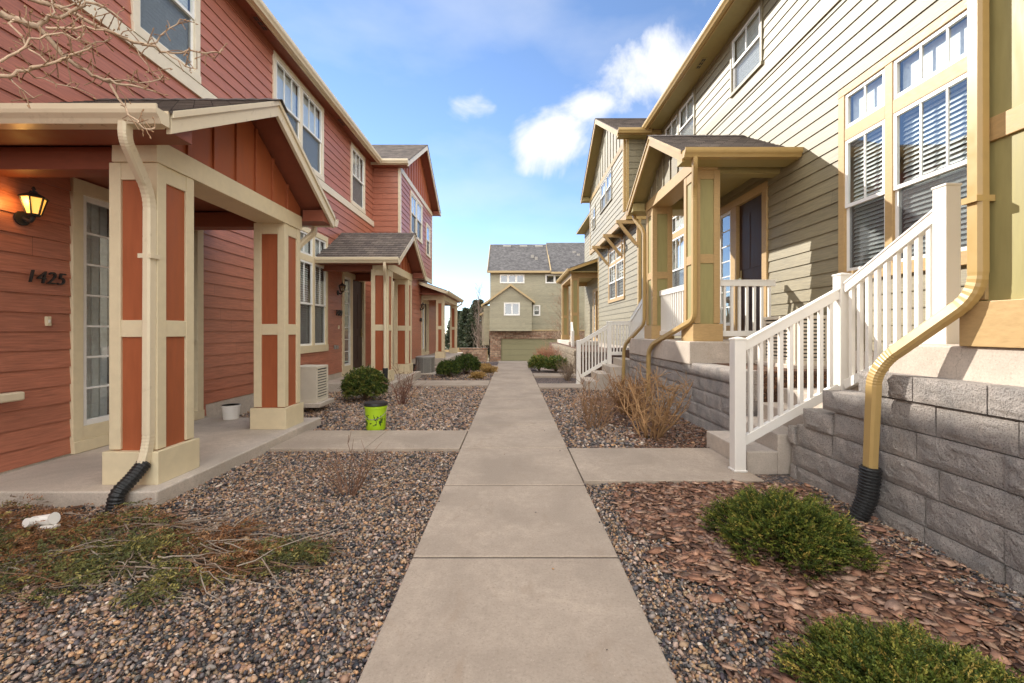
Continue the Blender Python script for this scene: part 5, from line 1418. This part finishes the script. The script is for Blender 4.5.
def bare_tree(loc, h, label, z0, spread, n, col, th, columnar=False, name='bare_tree'):
    rt = root(name, (loc[0], loc[1], z0), label, 'tree')
    P = wiggle((loc[0], loc[1], z0), (loc[0], loc[1], z0 + h * .97), 12, .004)
    twigs(rt, 'trunk', [(P, th, th * .12, col)], n=7)
    st = []
    for k in range(n):
        f = random.uniform(.15, .95); q = P[0].lerp(P[-1], f); i = min(11, int(f * 12)); q = P[i].lerp(P[i + 1], f * 12 - i)
        a = random.uniform(0, 6.28); L = spread * (1.15 - f) * random.uniform(.6, 1.1) + .2
        e = q + Vector((L * math.cos(a), L * math.sin(a), L * (1.9 if columnar else .8) * random.uniform(.7, 1.2)))
        B = wiggle(q, e, 5, .03); st.append((B, th * .3 * (1.1 - f), th * .05, col))
        for j in range(5):
            b = B[random.randint(1, 5)]; st.append((wiggle(b, b + Vector((random.gauss(0, .4), random.gauss(0, .4), random.uniform(.3, 1))).normalized() * L * random.uniform(.25, .6), 3, .03), th * .1, th * .03, col))
    twigs(rt, 'crown', st, n=4)
bare_tree((-3.4, 42, 0), 7.2, 'slender leafless tree rising above the dark conifers', -1.55, .8, 90, (.24, .19, .16), .10, True)
bare_tree((-2.6, 40, 0), 5.2, 'smaller grey leafless tree beside the distant olive house', -1.55, 1.0, 80, (.30, .24, .20), .07)
bare_tree((3.3, 27.5, 0), 5.5, 'tan leafless tree glimpsed through the farthest olive porch', -1.4, 1.7, 120, (.34, .25, .17), .09)
# low wall beyond the alley
m = MB(); m.box(-4.0, -2.0, 33.9, 34.2, -1.56, -.05); m.box(-4.06, -1.94, 33.86, 34.24, -.05, .04); o = m.build('garden_wall', M['veneer'], None, org=(-3, 34, -1.55)); tag(o, 'short brick garden wall left of the distant olive house', 'wall')
m = MB(); m.box(-20, -2.5, 44, 44.3, -1.55, -.55)
for k in range(8): m.box(-20 + 2.4 * k, -19.75 + 2.4 * k, 43.9, 44.4, -1.55, -.35)
o = m.build('fence', M['fartan'], None, org=(-10, 44, -1.55)); tag(o, 'tan fence behind the alley in front of the conifers', 'fence')

# foreground bare tree (trunk outside the picture on the left)
rt = root('bare_tree', (-3.1, 1.9, -.05), 'leafless tree whose budded branches hang over the near porch roof', 'tree')
def px(x, y, d): return Vector(((x - 512.5) * d / 440, d, 1.34 + (331 - y) * d / 440))
BRC = (.52, .38, .26)
twigs(rt, 'trunk', [([(-3.1, 1.9, -.05), (-3.12, 1.93, .8), (-3.08, 1.9, 1.6), (-3.02, 1.95, 2.3), (-2.95, 2.0, 2.9), (-2.9, 2.05, 3.6), (-2.85, 2.1, 4.4)], .055, .012, (.22, .16, .11))], n=10)
st = []
def br(pts, r0, r1, d0, d1):
    n = len(pts); P = [px(p[0], p[1], d0 + (d1 - d0) * i / (n - 1)) for i, p in enumerate(pts)]
    P2 = []
    for a, b in zip(P, P[1:]):
        P2 += [a, a.lerp(b, .5) + Vector((random.gauss(0, .006), random.gauss(0, .01), random.gauss(0, .006)))]
    kf = random.uniform(.8, 1.2); P2.append(P[-1]); st.append((P2, r0 * 1.15, r1 * 1.3, tuple(v * kf for v in BRC)))
    return P2
st.append(([Vector((-3.02, 1.95, 2.3)), Vector((-2.75, 2.0, 2.62)), px(0, 13, 2.1)], .022, .015, BRC))
st.append(([Vector((-2.95, 2.0, 2.9)), Vector((-2.65, 2.05, 2.95)), px(10, -8, 2.15)], .016, .011, BRC))
st.append(([Vector((-3.02, 1.95, 2.3)), Vector((-2.8, 1.95, 2.45)), px(0, 76, 2.05)], .014, .008, BRC))
L = [br([(0, 13), (15, 19), (27, 25), (38, 27)], .015, .011, 2.1, 2.15),
     br([(38, 27), (50, 40), (62, 55), (78, 67), (92, 76), (104, 80), (112, 82)], .011, .006, 2.15, 2.35),
     br([(104, 80), (116, 84), (130, 85), (142, 88), (153, 91)], .006, .003, 2.3, 2.4),
     br([(110, 84), (118, 98), (128, 115), (138, 123), (146, 129), (155, 128)], .0055, .003, 2.33, 2.42),
     br([(38, 27), (46, 21), (60, 18), (72, 11), (84, 6), (98, 4), (112, 12), (122, 20)], .009, .003, 2.15, 2.3),
     br([(10, -8), (40, 2), (62, 8), (80, 17), (100, 28), (120, 36), (140, 43), (156, 46), (166, 52)], .011, .005, 2.15, 2.55),
     br([(166, 52), (182, 53), (198, 52), (212, 52), (222, 49)], .005, .003, 2.55, 2.65),
     br([(166, 52), (178, 60), (190, 68), (197, 69)], .004, .002, 2.55, 2.6),
     br([(150, 44), (160, 36), (170, 28), (180, 19)], .004, .002, 2.5, 2.55),
     br([(0, 76), (14, 75), (28, 71), (42, 66), (56, 62), (66, 58), (80, 52), (92, 46)], .008, .003, 2.05, 2.2),
     br([(0, 62), (18, 52), (30, 38), (46, 35), (62, 33), (76, 40), (84, 34)], .005, .002, 2.0, 2.15),
     br([(46, 28), (64, 28), (84, 26), (104, 30)], .006, .003, 2.15, 2.25), br([(80, 17), (72, 30), (80, 40)], .003, .002, 2.25, 2.25),
     br([(130, 42), (140, 56), (152, 72), (160, 80)], .003, .0016, 2.45, 2.5), br([(104, 80), (124, 80), (150, 82), (163, 76)], .004, .002, 2.32, 2.4),
     br([(14, 20), (22, 36), (30, 50), (48, 64), (56, 62)], .005, .002, 2.1, 2.15), br([(60, 8), (78, 2), (96, -4)], .004, .002, 2.2, 2.3), br([(28, 71), (36, 78), (56, 84), (75, 88)], .003, .0015, 2.1, 2.15), br([(10, 76), (20, 88), (34, 98)], .003, .0015, 2.08, 2.1),
     br([(50, 17), (52, 5), (48, -5)], .004, .002, 2.15, 2.2), br([(62, 55), (80, 55), (96, 42), (112, 38)], .004, .002, 2.25, 2.3)]
for P in L:
    for q in P[2:]:
        for k in range(2 if random.random() < .8 else 1):
            e = q + Vector((random.gauss(.2, .7), random.gauss(0, .5), random.gauss(.1, .7))).normalized() * random.uniform(.015, .10)
            st.append((wiggle(q, e, 2, .06), .0026, .0022, (.32, .20, .12)))
            if random.random() < .7: st.append(([e, e + (e - q).normalized() * .007, e + (e - q).normalized() * .013], .0042, .0018, (.36, .22, .12)))
twigs(rt, 'branch', st, n=6)
twigs(rt, 'branch', [(wiggle((-2.95, 2.0, 2.9), (-3.5 + .5 * k, 2.3 + .25 * k, 4.3), 6, .02), .018, .004, BRC) for k in range(3)], n=6)

# ================================================================== LIGHT, SKY, CAMERA
SUND = Vector((1, -1.05, -.88)).normalized()
EL = math.asin(-SUND.z); AZ = math.atan2(-SUND.x, -SUND.y)      # direction towards the sun, angle from +Y towards +X
sun = bpy.data.lights.new('sun', 'SUN'); sun.energy = SUN_E; sun.angle = R(.53); sun.color = (1, .945, .86)
so = bpy.data.objects.new('sun', sun); COL.objects.link(so); so.rotation_euler = SUND.to_track_quat('-Z', 'Y').to_euler(); so.location = (-30, 30, 30)
l = bpy.data.lights.new('lantern_glow', 'POINT'); l.energy = .75; l.color = (1, .5, .12); l.shadow_soft_size = .05
lo = bpy.data.objects.new('lantern_glow', l); COL.objects.link(lo); lo.location = (XL + .13, 3.93, 2.50)
wd = bpy.data.worlds.new('World'); SC.world = wd; wd.use_nodes = True; t = wd.node_tree; t.nodes.clear()
def N(typ, **kw):
    n = t.nodes.new(typ)
    for k, v in kw.items(): setattr(n, k, v)
    return n
def lk(a, b): t.links.new(a, b)
def mth(op, a, b=0.0, clamp=False):
    n = N('ShaderNodeMath', operation=op, use_clamp=clamp)
    for s_, v in zip(n.inputs, (a, b)):
        if isinstance(v, (int, float)): s_.default_value = v
        else: lk(v, s_)
    return n.outputs[0]
sky = N('ShaderNodeTexSky', sky_type='NISHITA'); sky.sun_disc = False; sky.sun_elevation = EL; sky.sun_rotation = AZ; sky.altitude = 1600; sky.air_density = .85; sky.dust_density = .0; sky.ozone_density = 2.0
tc = N('ShaderNodeTexCoord')
# clouds : a few cumulus patches at fixed directions of the dome, plus an added fill bank behind
nz = N('ShaderNodeTexNoise'); nz.inputs['Scale'].default_value = 4.2; nz.inputs['Detail'].default_value = 10; nz.inputs['Roughness'].default_value = .62; nz.inputs['Distortion'].default_value = .5
lk(tc.outputs['Generated'], nz.inputs['Vector'])
wp_ = N('ShaderNodeTexNoise'); wp_.inputs['Scale'].default_value = 6; wp_.inputs['Detail'].default_value = 5; lk(tc.outputs['Generated'], wp_.inputs['Vector'])
ws = N('ShaderNodeVectorMath', operation='SCALE'); ws.inputs['Scale'].default_value = .16; lk(wp_.outputs['Color'], ws.inputs[0])
wa = N('ShaderNodeVectorMath', operation='ADD'); lk(tc.outputs['Generated'], wa.inputs[0]); lk(ws.outputs[0], wa.inputs[1])
wb_ = N('ShaderNodeVectorMath', operation='SUBTRACT'); lk(wa.outputs[0], wb_.inputs[0]); wb_.inputs[1].default_value = (.08, .08, .08)
def patch(px_, py_, rad, soft):
    d = Vector(((px_ - 512.5) / 440, 1, (331 - py_) / 440)).normalized()
    df = N('ShaderNodeVectorMath', operation='SUBTRACT'); lk(wb_.outputs[0], df.inputs[0]); df.inputs[1].default_value = d
    s_ = N('ShaderNodeVectorMath', operation='MULTIPLY'); lk(df.outputs[0], s_.inputs[0]); s_.inputs[1].default_value = (1, 1, 1.5)
    dp = N('ShaderNodeVectorMath', operation='LENGTH'); lk(s_.outputs[0], dp.inputs[0])
    mr = N('ShaderNodeMapRange', interpolation_type='SMOOTHSTEP'); mr.inputs['From Min'].default_value = rad; mr.inputs['From Max'].default_value = rad * soft; lk(dp.outputs['Value'], mr.inputs['Value'])
    return mr.outputs[0]
acc = None
for a in CLOUDS:
    p_ = mth('MULTIPLY', patch(*a[:4]), a[4]); acc = p_ if acc is None else mth('MAXIMUM', acc, p_)
cl = mth('ADD', mth('SUBTRACT', acc, .55), mth('MULTIPLY', mth('SUBTRACT', nz.outputs['Fac'], .5), 2.0))
cr = N('ShaderNodeMapRange', interpolation_type='SMOOTHSTEP'); cr.inputs['From Min'].default_value = -.14; cr.inputs['From Max'].default_value = .46; lk(cl, cr.inputs['Value'])
nv = N('ShaderNodeTexNoise'); nv.inputs['Scale'].default_value = 2.2; nv.inputs['Detail'].default_value = 6; mp = N('ShaderNodeMapping'); mp.inputs['Scale'].default_value = (1, 1, 2.2); lk(tc.outputs['Generated'], mp.inputs['Vector']); lk(mp.outputs[0], nv.inputs['Vector'])
vr = N('ShaderNodeMapRange'); vr.inputs['From Min'].default_value = .50; vr.inputs['From Max'].default_value = .8; vr.inputs['To Max'].default_value = .42; lk(nv.outputs['Fac'], vr.inputs['Value'])
veil = mth('MAXIMUM', cr.outputs[0], vr.outputs[0])
mx0 = N('ShaderNodeMix', data_type='RGBA'); lk(veil, mx0.inputs[0]); lk(sky.outputs[0], mx0.inputs[6]); mx0.inputs[7].default_value = CLOUD_C
# unseen bright cloud bank added behind and above the viewer to fill the shade
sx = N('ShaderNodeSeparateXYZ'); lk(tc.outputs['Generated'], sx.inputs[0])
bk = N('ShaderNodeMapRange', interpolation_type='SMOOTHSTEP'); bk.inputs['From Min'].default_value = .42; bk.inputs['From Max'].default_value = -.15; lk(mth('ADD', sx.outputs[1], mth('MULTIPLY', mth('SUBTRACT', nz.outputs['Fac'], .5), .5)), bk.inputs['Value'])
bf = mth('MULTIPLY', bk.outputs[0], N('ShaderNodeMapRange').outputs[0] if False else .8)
mx = N('ShaderNodeMix', data_type='RGBA'); lk(bf, mx.inputs[0]); lk(mx0.outputs[2], mx.inputs[6]); mx.inputs[7].default_value = FILL_BANK_C
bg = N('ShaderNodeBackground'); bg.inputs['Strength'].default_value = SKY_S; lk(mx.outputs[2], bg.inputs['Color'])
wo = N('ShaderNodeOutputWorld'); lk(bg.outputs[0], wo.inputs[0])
cam = bpy.data.cameras.new('camera'); co = bpy.data.objects.new('camera', cam); COL.objects.link(co)
co.location = (0, 0, 1.34); co.rotation_euler = (R(90), 0, 0); cam.sensor_width = 36; cam.lens = 440 * 36 / 1024; cam.shift_x = -.0005; cam.shift_y = -10.5 / 1024; cam.clip_start = .02; cam.clip_end = 3000
SC.camera = co
SC.view_settings.view_transform = 'Standard'; SC.view_settings.look = 'None'; SC.view_settings.exposure = EXPOSURE; SC.view_settings.gamma = 1; SC.view_settings.use_curve_mapping = False
SC.render.engine = 'CYCLES'; cy = SC.cycles
cy.use_denoising = True; cy.max_bounces = 8; cy.diffuse_bounces = 5; cy.glossy_bounces = 4; cy.transparent_max_bounces = 12; cy.caustics_reflective = False; cy.caustics_refractive = False; cy.sample_clamp_indirect = 4
